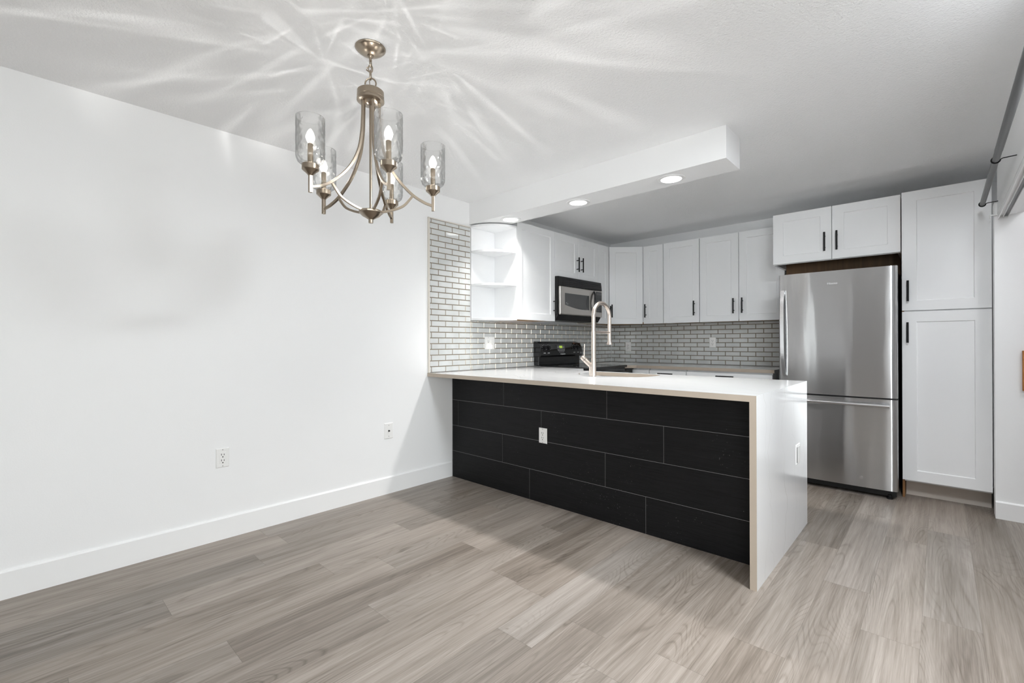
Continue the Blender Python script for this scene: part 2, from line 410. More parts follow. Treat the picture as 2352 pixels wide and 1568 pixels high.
# right-hand living room wall with the wide window
bm = B(); y0, y1, z0, z1 = -4.75, -1.25, 0.22, 2.2
box(bm, RIGHT_X, RIGHT_X + 0.12, REAR_Y - 0.1, y0, 0, CH); box(bm, RIGHT_X, RIGHT_X + 0.12, y1, -0.2, 0, CH)
box(bm, RIGHT_X, RIGHT_X + 0.12, y0, y1, 0, z0); box(bm, RIGHT_X, RIGHT_X + 0.12, y0, y1, z1, CH); struct('wall_right', bm, M_wall)
bm = B()
for a, b in ((y0, y0 + 0.05), (y1 - 0.05, y1), ((y0 + y1) / 2 - 0.03, (y0 + y1) / 2 + 0.03)): box(bm, RIGHT_X + 0.02, RIGHT_X + 0.08, a, b, z0, z1)
for a, b in ((z0, z0 + 0.05), (z1 - 0.05, z1)): box(bm, RIGHT_X + 0.02, RIGHT_X + 0.08, y0 + 0.05, y1 - 0.05, a, b)
wf = struct('window_1', bm, M_trim)
bm = B(); box(bm, RIGHT_X + 0.045, RIGHT_X + 0.05, y0 + 0.05, y1 - 0.05, z0 + 0.05, z1 - 0.05); obj('pane', bm, M_pane, wf)
# rear wall: a narrow window and a passage opening
bm = B(); a0, a1, h0, h1 = 0.42, 0.84, 0.25, 2.2
box(bm, 0, a0, REAR_Y - 0.1, REAR_Y, 0, CH); box(bm, a1, 1.95, REAR_Y - 0.1, REAR_Y, 0, CH); box(bm, 3.15, 4.05, REAR_Y - 0.1, REAR_Y, 0, CH); box(bm, 5.65, RIGHT_X, REAR_Y - 0.1, REAR_Y, 0, CH); box(bm, 4.05, 5.65, REAR_Y - 0.1, REAR_Y, 2.15, CH)
box(bm, a0, a1, REAR_Y - 0.1, REAR_Y, 0, h0); box(bm, a0, a1, REAR_Y - 0.1, REAR_Y, h1, CH); box(bm, 1.95, 3.15, REAR_Y - 0.1, REAR_Y, 2.1, CH); struct('wall_rear', bm, M_wall)
bm = B()
for a, b in ((a0, a0 + 0.04), (a1 - 0.04, a1), (0.49, 0.565), (0.705, 0.77)): box(bm, a, b, REAR_Y - 0.08, REAR_Y - 0.03, h0, h1)
for a, b in ((h0, h0 + 0.04), (h1 - 0.04, h1)): box(bm, a0 + 0.04, a1 - 0.04, REAR_Y - 0.079, REAR_Y - 0.031, a, b)
wf = struct('window_2', bm, M_trim)
bm = B(); box(bm, a0 + 0.04, a1 - 0.04, REAR_Y - 0.06, REAR_Y - 0.055, h0 + 0.04, h1 - 0.04); obj('pane', bm, M_pane, wf)
bm = B()
for a, b in ((4.05, 4.12), (4.81, 4.89), (5.58, 5.65)): box(bm, a, b, REAR_Y - 0.09, REAR_Y - 0.02, 0, 2.15)
for a, b in ((0.0, 0.06), (2.09, 2.15)): box(bm, 4.12, 5.58, REAR_Y - 0.088, REAR_Y - 0.022, a, b)
wf = struct('door_1', bm, M_trim)
bm = B(); box(bm, 4.12, 5.58, REAR_Y - 0.058, REAR_Y - 0.053, 0.06, 2.09); obj('pane', bm, M_pane, wf)
bm = B(); box(bm, 1.6, 3.5, REAR_Y - 1.7, REAR_Y - 1.6, 0, CH); box(bm, 1.6, 1.7, REAR_Y - 1.6, REAR_Y - 0.1, 0, CH); box(bm, 3.4, 3.5, REAR_Y - 1.6, REAR_Y - 0.1, 0, CH); struct('wall_passage', bm, M_wall)
# closet on the right: end wall beside the pantry, header over the opening, far parts out of frame
CX, CYE = 3.418, 2.0555
bm = B(); box(bm, CX, 4.3, CYE, CYE + 0.11, 0, 2.085); struct('wall_closet_end', bm, M_wall)
bm = B(); box(bm, 4.2, 4.3, -0.2, BY, 0, CH); box(bm, 3.44, RIGHT_X, -0.3, -0.2, 0, CH); box(bm, 3.44, 3.55, -0.2, 0.15, 0, 2.0); struct('wall_closet', bm, M_wall)
bm = B(); box(bm, 3.432, 3.55, -0.2, CYE, 2.0, CH); struct('wall_header', bm, M_wall)
# soffit with the downlights
SX, SY0, SY1, SZ = 2.2374, 0.4734, 0.7249, 2.2448
bm = B(); box(bm, 0.0, SX, SY0, SY1, SZ, CH); struct('ceiling_soffit', bm, M_wall)
# baseboards with a chamfered top
bm = B(); prism(bm, [(0, REAR_Y, 0), (0.013, REAR_Y, 0), (0.013, REAR_Y, 0.122), (0.006, REAR_Y, 0.130), (0, REAR_Y, 0.130)], (0, 0.258 - REAR_Y, 0)); struct('baseboard_left', bm, M_trim)
bm = B(); prism(bm, [(CX, CYE, 0), (CX, CYE - 0.013, 0), (CX, CYE - 0.013, 0.107), (CX, CYE - 0.006, 0.115), (CX, CYE, 0.115)], (0.78, 0, 0)); struct('baseboard_right', bm, M_trim)

# ------------------------------------------------------------------ recessed downlights
def downlight(i, x, y, label, power=7.8):
    t = thing('recessed_downlight', label, 'ceiling light', (x, y, SZ), 'recessed downlights in the soffit')
    bm = B(); lathe(bm, [(0.064, -0.0005), (0.066, -0.006), (0.086, -0.004), (0.090, 0.0), (0.090, 0.001)], (x, y, SZ), 40, close=False); obj('trim_ring', bm, M_trim, t, smooth=True)
    bm = B(); lathe(bm, [(0, -0.0035), (0.0645, -0.0035), (0.0645, -0.001)], (x, y, SZ), 40); obj('lens', bm, M_lens, t, smooth=True)
    area('downlight_beam', (x, y, SZ - 0.006), (0, 0, 0), 0.12, 0.12, power, (1.0, 0.99, 0.975), shape='DISK').data.spread = math.radians(112)
downlight(0, 0.395, 0.603, 'white recessed downlight in the soffit right above the corner shelf', 4.6)
downlight(1, 1.110, 0.600, 'white recessed downlight at the middle of the soffit')
downlight(2, 1.853, 0.592, 'white recessed downlight nearest the open end of the soffit')

# ------------------------------------------------------------------ tiled backsplash
PW, PH, TZ0 = 0.1525, 0.0486, 0.9165
def tiles(name, label, regions, phase, P, zmax_row):
    """regions: list of (u0,u1,z0,z1) clip rectangles; P(u,n,z)->3-D with n the outward offset"""
    t = thing(name, label, 'backsplash', P(regions[0][0], 0, TZ0), 'tiled backsplash')
    bg, bt = B(), B()
    for (u0, u1, z0, z1) in regions:
        prism(bg, [P(u0, 0.0005, z0), P(u1, 0.0005, z0), P(u1, 0.0005, z1), P(u0, 0.0005, z1)], Vector(P(0, 0.0045, 0)) - Vector(P(0, 0.0005, 0)))
    r = 0
    while TZ0 + r * PH < zmax_row:
        zA = TZ0 + r * PH + 0.0011; zB = zA + PH - 0.0022
        ph = phase + (PW / 2 if r % 2 else 0.0)
        for (u0, u1, z0, z1) in regions:
            za, zb = max(zA, z0), min(zB, z1)
            if zb - za < 0.006: continue
            k = math.floor((u0 - ph) / PW)
            while ph + k * PW < u1:
                a = max(ph + k * PW + 0.0011, u0); b = min(ph + (k + 1) * PW - 0.0011, u1); k += 1
                if b - a < 0.006: continue
                q = 0.0030
                lo = [bt.verts.new(P(*c)) for c in ((a, 0.0045, za), (b, 0.0045, za), (b, 0.0045, zb), (a, 0.0045, zb))]
                hi = [bt.verts.new(P(*c)) for c in ((a + q, 0.008, za + q), (b - q, 0.008, za + q), (b - q, 0.008, zb - q), (a + q, 0.008, zb - q))]
                for i in range(4):
                    f = bt.faces.new((lo[i], lo[(i + 1) % 4], hi[(i + 1) % 4], hi[i])); f.material_index = 1
                bt.faces.new(hi)
        r += 1
    obj('grout', bg, M_grout, t)
    o = obj('glass_tiles', bt, [M_tile, M_bevel], t)
    return t
PL = lambda u, n, z: (n, u, z)
PB = lambda u, n, z: (u, BY - n, z)
t = tiles('tile_backsplash', 'pale grey glass brick tile backsplash rising to the soffit on the left wall', [(0.020, 0.478, 0.9165, 2.212), (0.478, BY - 0.010, 0.9165, 1.3685)], 0.037, PL, 2.22)
bm = B(); box(bm, 0.0006, 0.012, 0.004, 0.020, 0.9155, 2.222); box(bm, 0.0006, 0.012, 0.020, 0.478, 2.212, 2.222); obj('edge_trim', bm, M_caulk, t, bevel=0.002)
tiles('tile_backsplash', 'grey glass brick tile backsplash behind the counter left of the refrigerator', [(0.010, 2.12, 0.9165, 1.385)], 0.054, PB, 1.40)

# ------------------------------------------------------------------ cabinets
class Fr:
    """a cabinet face: origin O (x,y), width direction Ud, outward normal Nd"""
    def __init__(s, O, Ud, Nd): s.O = Vector((*O, 0)); s.U = Vector((*Ud, 0)).normalized(); s.N = Vector((*Nd, 0)).normalized()
    def __call__(s, u, n, z): return s.O + s.U * u + s.N * n + Vector((0, 0, z))
def pull(bm, fr, u, z0, z1, horiz=None):
    if horiz is None:
        L_ = z1 - z0; tube(bm, [fr(u, 0.033, z0), fr(u, 0.033, z1)], 0.0072, 10, ref=(0.3, 0.2, 0.1))
        for zz in (z0 + L_ * 0.2, z1 - L_ * 0.2): tube(bm, [fr(u, -0.001, zz), fr(u, 0.033, zz)], 0.0048, 8)
    else:
        a, b = horiz; tube(bm, [fr(a, 0.033, z0), fr(b, 0.033, z0)], 0.0062, 10)
        for uu in (a + (b - a) * 0.2, b - (b - a) * 0.2): tube(bm, [fr(uu, -0.001, z0), fr(uu, 0.033, z0)], 0.0048, 8)
def door_bm(fr, u0, u1, z0, z1, st=0.07, rail=0.066, flat=False):
    bm = B(); T = -0.019
    o_f = [bm.verts.new(fr(*c)) for c in ((u0, 0, z0), (u1, 0, z0), (u1, 0, z1), (u0, 0, z1))]
    o_b = [bm.verts.new(fr(*c)) for c in ((u0, T, z0), (u1, T, z0), (u1, T, z1), (u0, T, z1))]
    bm.faces.new(o_b[::-1])
    for i in range(4): bm.faces.new((o_f[i], o_b[i], o_b[(i + 1) % 4], o_f[(i + 1) % 4]))
    if flat:
        bm.faces.new(o_f); return bm
    a0, a1, c0, c1 = u0 + st, u1 - st, z0 + rail, z1 - rail; q = 0.0035
    i_f = [bm.verts.new(fr(*c)) for c in ((a0, 0, c0), (a1, 0, c0), (a1, 0, c1), (a0, 0, c1))]
    i_p = [bm.verts.new(fr(*c)) for c in ((a0 + q, -0.0065, c0 + q), (a1 - q, -0.0065, c0 + q), (a1 - q, -0.0065, c1 - q), (a0 + q, -0.0065, c1 - q))]
    for i in range(4):
        j = (i + 1) % 4; bm.faces.new((o_f[i], o_f[j], i_f[j], i_f[i])); bm.faces.new((i_f[i], i_f[j], i_p[j], i_p[i]))
    bm.faces.new(i_p); return bm
def door(t, fr, u0, u1, z0, z1, handle=None, gap=0.0025, name='door', **k):
    d = obj(name, door_bm(fr, u0 + gap, u1 - gap, z0, z1, **k), M_cab, t, bevel=0.0012)
    if handle:
        bm = B()
        if handle[0] == 'v': pull(bm, fr, handle[1], handle[2], handle[3])
        else: pull(bm, fr, 0, handle[3], 0, (handle[1], handle[2]))
        obj('handle', bm, M_black, d, smooth=True)
    return d
ZB, ZT = 1.3798, 2.2821
WALLG = 'white shaker wall cabinets'
FL = Fr((0.30, 0), (0, 1), (1, 0))          # faces of the wall cabinets on the left wall, u = y
def wall_cab(name, label, fr, u0, u1, z0, z1, depth, doors, gap=0.004, under=True, back=0.0):
    c = fr((u0 + u1) / 2, -depth / 2, z0); t = thing(name, label, 'cabinet', c, WALLG)
    bm = B(); e = 0.006
    prism(bm, [fr(u0 + e, -0.021, z0 + 0.022), fr(u1 - e, -0.021, z0 + 0.022), fr(u1 - e, -depth + back, z0 + 0.022), fr(u0 + e, -depth + back, z0 + 0.022)], (0, 0, z1 - z0 - 0.024))
    obj('body', bm, M_cab, t)
    if under:
        bm = B()
        prism(bm, [fr(u0 + e + .016, -0.0205, z0 + 0.006), fr(u1 - e - .016, -0.0205, z0 + 0.006), fr(u1 - e - .016, -depth + back + 0.004, z0 + 0.006), fr(u0 + e + .016, -depth + back + 0.004, z0 + 0.006)], (0, 0, 0.0155))
        obj('bottom_panel', bm, M_wood, t)
        for a, b in ((u0 + e, u0 + e + .0155), (u1 - e - .0155, u1 - e)):
            bm = B(); prism(bm, [fr(a, -0.021, z0 + 0.002), fr(b, -0.021, z0 + 0.002), fr(b, -depth + back + 0.002, z0 + 0.002), fr(a, -depth + back + 0.002, z0 + 0.002)], (0, 0, 0.0195)); obj('bottom_rim', bm, M_caulk, t)
    for d in doors: door(t, fr, d[0], d[1], z0, z1, d[2], gap=gap)
    return t
wall_cab('wall_cabinet', 'white single door wall cabinet between the corner shelf and the microwave', FL, 0.790, 1.364, ZB, ZT, 0.297, [(0.790, 1.364, ('v', 1.334, 1.456, 1.609))])
wall_cab('wall_cabinet', 'short white two door wall cabinet directly over the microwave', FL, 1.364, 2.162, 1.838, ZT, 0.297, [(1.364, 1.779, ('v', 1.742, 1.916, 2.070)), (1.779, 2.162, ('v', 1.820, 1.918, 2.071))], gap=0.0015, under=False)
wall_cab('wall_cabinet', 'narrow white wall cabinet right of the microwave and behind the faucet spout', FL, 2.162, 2.395, ZB, ZT, 0.297, [(2.162, 2.395, ('v', 2.378, 1.451, 1.589))], gap=0.002)
# diagonal corner cabinet
ca, cb_ = Vector((0.300, 2.395)), Vector((0.603, 2.654)); dd = (cb_ - ca); wd = dd.length; dn = Vector((dd.y, -dd.x)).normalized()
FD = Fr(ca, dd, dn)
t = thing('wall_cabinet', 'diagonal white wall cabinet across the far kitchen corner', 'cabinet', (0.2, 2.75, ZB), WALLG)
bm = B(); e = 0.021; q0 = ca - dn * e; q1 = cb_ - dn * e
prism(bm, [(0.003, 2.400, ZB + 0.022), (q0.x - 0.003, 2.400, ZB + 0.022), (q0.x, q0.y + 0.012, ZB + 0.022), (q1.x - 0.012, q1.y, ZB + 0.022), (0.598, q1.y + 0.004, ZB + 0.022), (0.598, BY - 0.003, ZB + 0.022), (0.003, BY - 0.003, ZB + 0.022)], (0, 0, ZT - ZB - 0.024)); obj('body', bm, M_cab, t)
bm = B(); prism(bm, [(0.013, 2.402, ZB + 0.005), (q0.x - 0.006, 2.402, ZB + 0.005), (q1.x - 0.014, q1.y + .002, ZB + 0.005), (0.597, q1.y + 0.006, ZB + 0.005), (0.597, BY - 0.013, ZB + 0.005), (0.013, BY - 0.013, ZB + 0.005)], (0, 0, 0.0165)); obj('bottom_panel', bm, M_wood, t)
door(t, FD, 0.004, wd - 0.004, ZB, ZT, ('v', 0.032, 1.455, 1.606), gap=0.003)
FB = Fr((0, 2.654), (1, 0), (0, -1))        # faces on the back wall, u = x
DB = BY - 2.654 - 0.003
wall_cab('wall_cabinet', 'narrowest white wall cabinet on the back wall, next to the diagonal corner cabinet', FB, 0.603, 0.849, ZB, ZT, DB, [(0.603, 0.849, ('v', 0.640, 1.452, 1.606))])
wall_cab('wall_cabinet', 'white single door wall cabinet on the back wall left of the double cabinet', FB, 0.849, 1.255, ZB, ZT, DB, [(0.849, 1.255, ('v', 1.203, 1.454, 1.612))])
wall_cab('wall_cabinet', 'white double door wall cabinet on the back wall beside the refrigerator', FB, 1.255, 2.066, ZB, ZT, DB, [(1.255, 1.6506, ('v', 1.605, 1.458, 1.613)), (1.6506, 2.066, ('v', 1.688, 1.459, 1.614))])
# cabinet over the refrigerator
FO = Fr((0, 2.2145), (1, 0), (0, -1))
t = thing('wall_cabinet', 'deep white two door cabinet above the refrigerator', 'cabinet', (2.5, 2.5, 1.8416), WALLG)
bm = B(); box(bm, 2.070, 2.934, 2.2355, BY - 0.003, 1.905, ZT - 0.002); box(bm, 2.070, 2.088, 2.2355, 2.62, 1.8436, 1.905); box(bm, 2.916, 2.934, 2.2355, 2.62, 1.8436, 1.905); box(bm, 2.088, 2.916, 2.2355, 2.252, 1.8436, 1.905); obj('body', bm, M_cab, t)
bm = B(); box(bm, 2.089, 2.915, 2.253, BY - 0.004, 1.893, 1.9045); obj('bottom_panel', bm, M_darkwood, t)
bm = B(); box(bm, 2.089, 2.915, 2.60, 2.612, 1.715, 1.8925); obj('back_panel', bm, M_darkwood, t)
door(t, FO, 2.0662, 2.5005, 1.848, ZT, ('v', 2.4535, 1.916, 2.071), st=0.077, rail=0.068); door(t, FO, 2.5005, 2.937, 1.848, ZT, ('v', 2.537, 1.916, 2.071), st=0.077, rail=0.068)
# tall pantry
FP = Fr((0, 2.1708), (1, 0), (0, -1))
t = thing('pantry_cabinet', 'tall white pantry cabinet right of the refrigerator', 'cabinet', (3.18, 2.55, 0))
bm = B(); box(bm, 2.955, 3.414, 2.192, BY - 0.003, 0.125, ZT - 0.002); obj('body', bm, M_cab, t)
bm = B(); box(bm, 2.942, 2.955, 2.192, BY - 0.003, 0.0, ZT - 0.002); obj('side_panel', bm, M_woodedge, t)
bm = B(); box(bm, 2.958, 3.414, 2.296, 2.312, 0.0, 0.1245); o = obj('toe_kick', bm, M_tan, t); o['label'] = 'beige unpainted toe kick'
door(t, FP, 2.940, 3.416, 1.398, ZT, ('v', 2.9775, 1.466, 1.619), st=0.084, rail=0.072)
door(t, FP, 2.940, 3.416, 0.1369, 1.390, ('v', 2.9755, 1.158, 1.310), st=0.082, rail=0.076)

# open corner shelf
t = thing('corner_shelf', 'white open corner shelf with curved tiers under the first downlight', 'shelf', (0.0, 0.785, 1.370))
def quarter(z0, th):
    bm = B(); pts = [(0.012, 0.785, z0)]
    for i in range(17):
        a = PI / 2 * i / 16; pts.append((0.012 + 0.288 * math.sin(a), 0.785 - 0.299 * math.cos(a), z0))
    prism(bm, pts, (0, 0, th)); return bm
for z0 in (2.216, 1.985, 1.684, 1.370): obj('shelf_board', quarter(z0, 0.019), M_shelf, t, bevel=0.0015)
for z0, z1 in ((1.389, 1.684), (1.703, 1.985), (2.004, 2.216)):
    bm = B(); box(bm, 0.001, 0.012, 0.486, 0.785, z0, z1); obj('back_panel', bm, M_shelf, t)
bm = B(); box(bm, 0.001, 0.300, 0.7852, 0.7885, 1.370, 2.235); obj('side_panel', bm, M_shelf, t)

# ------------------------------------------------------------------ peninsula
H, HT, XR, YB = 0.915, 0.8847, 2.5215, 1.1143
t = thing('peninsula_base', 'black plank-clad peninsula base under the white quartz counter', 'cabinet', (1.25, 0.6, 0))
rows = [(0.0, 0.2265, [0.900, 1.832]), (0.2265, 0.4485, [0.621, 1.549]), (0.4485, 0.670, [0.092, 1.014, 1.9475]), (0.670, HT - 0.001, [0.634, 1.562])]
bm = B()
for z0, z1, cuts in rows:
    xs = [0.014] + cuts + [2.4895]
    for a, b in zip(xs, xs[1:]): box(bm, a + 0.0008, b - 0.0008, 0.2590, 0.2665, z0 + (0.001 if z0 else 0.0), z1 - 0.0008)
obj('plank_cladding', bm, M_plank, t)
bm = B(); box(bm, 0.014, 2.4895, 0.2598, 0.272, 0.0, HT - 0.001); obj('backing_board', bm, M_grey, t)
bm = B(); box(bm, 0.014, 2.4895, 0.2725, 1.075, 0.09, 0.105); box(bm, 0.014, 0.032, 0.2725, 1.075, 0.105, HT - 0.001); box(bm, 2.4715, 2.4895, 0.2725, 1.075, 0.0, HT - 0.001); box(bm, 0.62, 2.4715, 1.058, 1.075, 0.105, HT - 0.001); obj('carcass', bm, M_cab, t)
# countertop: L-shaped slab with a D-shaped sink cut-out and the waterfall leg
SKX, SKY0, SKY1, SKW = 1.285, 0.640, 1.035, 0.305
hole = []
for i in range(33):
    a = PI * i / 32; hole.append((SKX - SKW * math.cos(a), SKY0 + 0.20 - 0.20 * math.sin(a) ** 0.75))
for i in range(9):
    a = PI / 2 * i / 8; hole.append((SKX + SKW - 0.07 + 0.07 * math.cos(a), SKY1 - 0.07 + 0.07 * math.sin(a)))
for i in range(9):
    a = PI / 2 * i / 8; hole.append((SKX - SKW + 0.07 - 0.07 * math.sin(a), SKY1 - 0.07 + 0.07 * math.cos(a)))
hole = [p for i, p in enumerate(hole) if i == 0 or (Vector(p) - Vector(hole[i - 1])).length > 1e-4]
outer = [(0.0005, 0.0), (XR, 0.0), (XR, YB), (0.64, YB), (0.64, 1.360), (0.0085, 1.360), (0.0085, 0.02), (0.0005, 0.02)]
def slab(outer, hole, z0, z1):
    bm = B(); edges = []
    def loop(ps):
        vs = [bm.verts.new((x, y, z1)) for x, y in ps]
        return [bm.edges.new((vs[i], vs[(i + 1) % len(vs)])) for i in range(len(vs))]
    edges += loop(outer)
    if hole: edges += loop(hole)
    r = bmesh.ops.triangle_fill(bm, use_beauty=True, use_dissolve=False, edges=edges)
    fs = [f for f in r['geom'] if isinstance(f, bmesh.types.BMFace)]
    ex = bmesh.ops.extrude_face_region(bm, geom=fs)
    vs = [v for v in ex['geom'] if isinstance(v, bmesh.types.BMVert)]
    bmesh.ops.translate(bm, verts=vs, vec=(0, 0, z0 - z1))
    bmesh.ops.recalc_face_normals(bm, faces=bm.faces)
    return bm
bm = slab(outer, hole, HT, H)
for f in box(bm, XR - 0.031, XR, 0.0, YB, 0.0, HT): pass
for f in bm.faces:
    c = f.calc_center_median(); n = f.normal
    if abs(n.z) < 0.3 and (c.y < 0.001 or (abs(n.x) < 0.999 and 0.9 < c.x < 1.65 and HT < c.z < H)): f.material_index = 1
o = obj('quartz_countertop', bm, [M_quartz, M_quartzedge], loc=(1.25, 0.55, 0))
tag(o, 'white veined quartz peninsula countertop with a waterfall end down to the floor', 'countertop')
# back countertop round the far corner
bm = slab([(0.0085, 2.140), (0.64, 2.140), (0.64, 2.19), (0.72, 2.270), (2.062, 2.270), (2.062, BY - 0.0085), (0.0085, BY - 0.0085)], None, HT, H)
for f in bm.faces:
    if abs(f.normal.z) < 0.3 and f.calc_center_median().y < 2.28: f.material_index = 1
o = obj('quartz_countertop', bm, [M_quartz, M_quartzedge], loc=(1.0, 2.6, HT)); tag(o, 'white quartz countertop along the back wall left of the refrigerator', 'countertop')
# base cabinets under the back counter
FBB = Fr((0, 2.290), (1, 0), (0, -1))
def base_cab(label, x0, x1, handle):
    t = thing('base_cabinet', label, 'cabinet', ((x0 + x1) / 2, 2.6, 0), 'white base cabinets under the back counter')
    bm = B(); box(bm, x0 + 0.004, x1 - 0.004, 2.311, BY - 0.01, 0.10, HT - 0.001); box(bm, x0 + 0.004, x1 - 0.004, 2.37, BY - 0.01, 0.0, 0.10); obj('body', bm, M_cab, t)
    d = obj('drawer', door_bm(FBB, x0 + 0.004, x1 - 0.004, 0.715, 0.866, flat=True), M_cab, t, bevel=0.0012)
    if handle:
        bm = B(); pull(bm, FBB, 0, 0.837, 0, handle); obj('handle', bm, M_black, d, smooth=True)
    n = 2 if x1 - x0 > 0.6 else 1
    for i in range(n):
        a = x0 + 0.003 + (x1 - x0 - 0.006) * i / n; b = x0 + 0.003 + (x1 - x0 - 0.006) * (i + 1) / n
        door(t, FBB, a, b, 0.10, 0.707, ('v', b - 0.035, 0.52, 0.67) if i == 0 else ('v', a + 0.035, 0.52, 0.67))
base_cab('narrow white base cabinet nearest the range in the far corner', 0.654, 0.855, None)
base_cab('white base cabinet with a black handled drawer at the middle of the back counter', 0.855, 1.257, (0.963, 1.124))
base_cab('wide white base cabinet with a black handled drawer beside the refrigerator', 1.257, 2.046, (1.556, 1.719))

# ------------------------------------------------------------------ sink and faucet
t = thing('kitchen_sink', 'undermounted steel sink set into the peninsula behind the faucet', 'sink', (SKX, 0.84, 0.68))
bm = B(); cen = Vector((SKX, 0.85)); prof = [(1.03, HT - 0.0006), (1.0, HT - 0.0006), (0.97, 0.72), (0.90, 0.70), (0.12, 0.695)]
rings = []
for s, z in prof: rings.append([bm.verts.new((cen.x + (x - cen.x) * s, cen.y + (y - cen.y) * s, z)) for x, y in hole])
for A_, C_ in zip(rings, rings[1:]):
    for i in range(len(hole)): j = (i + 1) % len(hole); bm.faces.new((A_[i], A_[j], C_[j], C_[i]))
bm.faces.new(rings[-1]); obj('bowl', bm, M_steelbowl, t, smooth=True)
bm = B(); lathe(bm, [(0.0, 0.0), (0.03, 0.0), (0.042, 0.004), (0.045, 0.001)], (cen.x, cen.y, 0.6955), 24, close=False); obj('drain', bm, M_alu, t, smooth=True)

FX, FY = 1.262, 0.572
t = thing('kitchen_faucet', 'tall satin nickel pull-down kitchen faucet standing on the peninsula', 'faucet', (FX, FY, H))
bm = B()
tube(bm, [(FX, FY, H + 0.001), (FX, FY, 1.03)], 0.0185, 24); tube(bm, [(FX, FY, 1.02), (FX, FY, 1.252)], 0.0180, 24)
sec = circ(0.0185, 20); tube(bm, [(FX - 0.018, FY, H + 0.001), (FX - 0.018, FY, 0.985), (FX - 0.03, FY, 0.998), (FX - 0.072, FY, 1.032)], 0.0185, 20, ref=(0, 1, 0))
box(bm, FX - 0.018, FX, FY - 0.0184, FY + 0.0184, H + 0.001, 0.985)
obj('body', bm, M_faucet, t, smooth=True)
bm = B(); tube(bm, [(FX - 0.074, FY, 1.0335), (FX - 0.100, FY, 1.0545)], 0.0185, 20, ref=(0, 1, 0)); k = obj('handle', bm, M_faucet, t, smooth=True)
bm = B(); tube(bm, [(FX - 0.083, FY, 1.058), (FX - 0.083, FY, 1.085), (FX - 0.079, FY, 1.155)], 0.0048, 12); obj('lever', bm, M_faucet, k, smooth=True)
YS = 0.226                                # reach of the spout towards the sink
arc = [(FX, FY, 1.251), (FX, FY, 1.365)]
for i in range(1, 24):
    a = PI * i / 24; arc.append((FX, FY + YS / 2 - YS / 2 * math.cos(a), 1.365 + 0.099 * math.sin(a)))
arc += [(FX, FY + YS, 1.365), (FX, FY + YS, 1.232)]
bm = B(); tube(bm, arc, 0.0148, 20, ref=(1, 0, 0)); obj('spout_hose', bm, M_faucet, t, smooth=True)
bm = B(); tube(bm, [(FX, FY + 0.012, 1.243), (FX, FY + YS - 0.004, 1.243)], 0.0092, 16); tube(bm, [(FX, FY + YS - 0.020, 1.243), (FX, FY + YS + 0.012, 1.243)], 0.0105, 16); obj('docking_arm', bm, M_faucet, t, smooth=True)
bm = B(); lathe(bm, [(0.0, 0.0), (0.021, 0.0), (0.0235, 0.003), (0.0235, 0.009), (0.018, 0.018), (0.0155, 0.030), (0.0160, 0.085), (0.0168, 0.092)], (FX, FY + YS, 1.147), 24); obj('spray_head', bm, M_faucet, t, smooth=True)

# ------------------------------------------------------------------ range
RY0, RY1 = 1.3645, 2.135
t = thing('kitchen_range', 'black electric range against the left wall under the microwave', 'range', (0.35, 1.75, 0))
bm = B(); box(bm, 0.03, 0.655, RY0 + 0.004, RY1 - 0.004, 0.02, 0.902); obj('body', bm, M_gloss, t, bevel=0.004)
bm = B()
pr = [(0.10, RY0), (0.685, RY0), (0.70, RY0 + 0.02), (0.70, RY1 - 0.04), (0.67, RY1), (0.10, RY1)]
prism(bm, [(x, y, 0.9035) for x, y in pr], (0, 0, 0.021)); obj('cooktop', bm, M_gloss, t, bevel=0.006, seg=3)
for (bx, by, br) in ((0.28, RY0 + 0.2, 0.075), (0.28, RY1 - 0.2, 0.095), (0.53, RY0 + 0.2, 0.1), (0.53, RY1 - 0.2, 0.075)):
    bm = B(); lathe(bm, [(br, 0.0), (br, 0.0006), (br - 0.004, 0.0006), (br - 0.004, 0.0)], (bx, by, 0.9246), 40, close=False); obj('burner_ring', bm, M_darkgrey, t)
bm = B(); box(bm, 0.658, 0.69, RY0 + 0.01, RY1 - 0.01, 0.22, 0.86); d = obj('oven_door', bm, M_gloss, t, bevel=0.006)
bm = B(); tube(bm, [(0.735, RY0 + 0.06, 0.80), (0.735, RY1 - 0.06, 0.80)], 0.011, 12); box(bm, 0.689, 0.735, RY0 + 0.07, RY0 + 0.09, 0.793, 0.807); box(bm, 0.689, 0.735, RY1 - 0.09, RY1 - 0.07, 0.793, 0.807); obj('handle', bm, M_blackpl, d, smooth=True)
# lower backguard
bm = B(); box(bm, 0.012, 0.080, RY0 + 0.004, RY1 - 0.025, 0.9245, 1.030); obj('back_panel', bm, M_gloss, t, bevel=0.006, seg=3)
# curved control panel with rounded end
def cp(yv, s=1.0):
    return [(0.012, yv, 1.012), (0.100, yv, 1.012), (0.112, yv, 1.030), (0.110, yv, 1.075), (0.100, yv, 1.125), (0.084, yv, 1.160), (0.060, yv, 1.176), (0.012, yv, 1.178)]
bm = B(); secs = []
for yv, sh in ((RY0, 0.006), (RY0 + 0.006, 0.0), (RY1 - 0.075, 0.0), (RY1 - 0.04, 0.008), (RY1 - 0.016, 0.024), (RY1 - 0.003, 0.055), (RY1, 0.09)):
    secs.append([bm.verts.new((x if sh < 0.02 or x < 0.02 else x - 0.1 * sh, y, min(z, 1.178 - sh) if z > 1.03 else z)) for x, y, z in cp(yv)])
for A_, C_ in zip(secs, secs[1:]):
    for i in range(8): j = (i + 1) % 8; bm.faces.new((A_[i], A_[j], C_[j], C_[i]))
bm.faces.new(secs[0][::-1]); bm.faces.new(secs[-1])
pnl = obj('control_panel', bm, M_gloss, t, smooth=True, angle=28)
nrm = Vector((1, 0, 0.2)).normalized(); up = Vector((-0.2, 0, 1)).normalized()
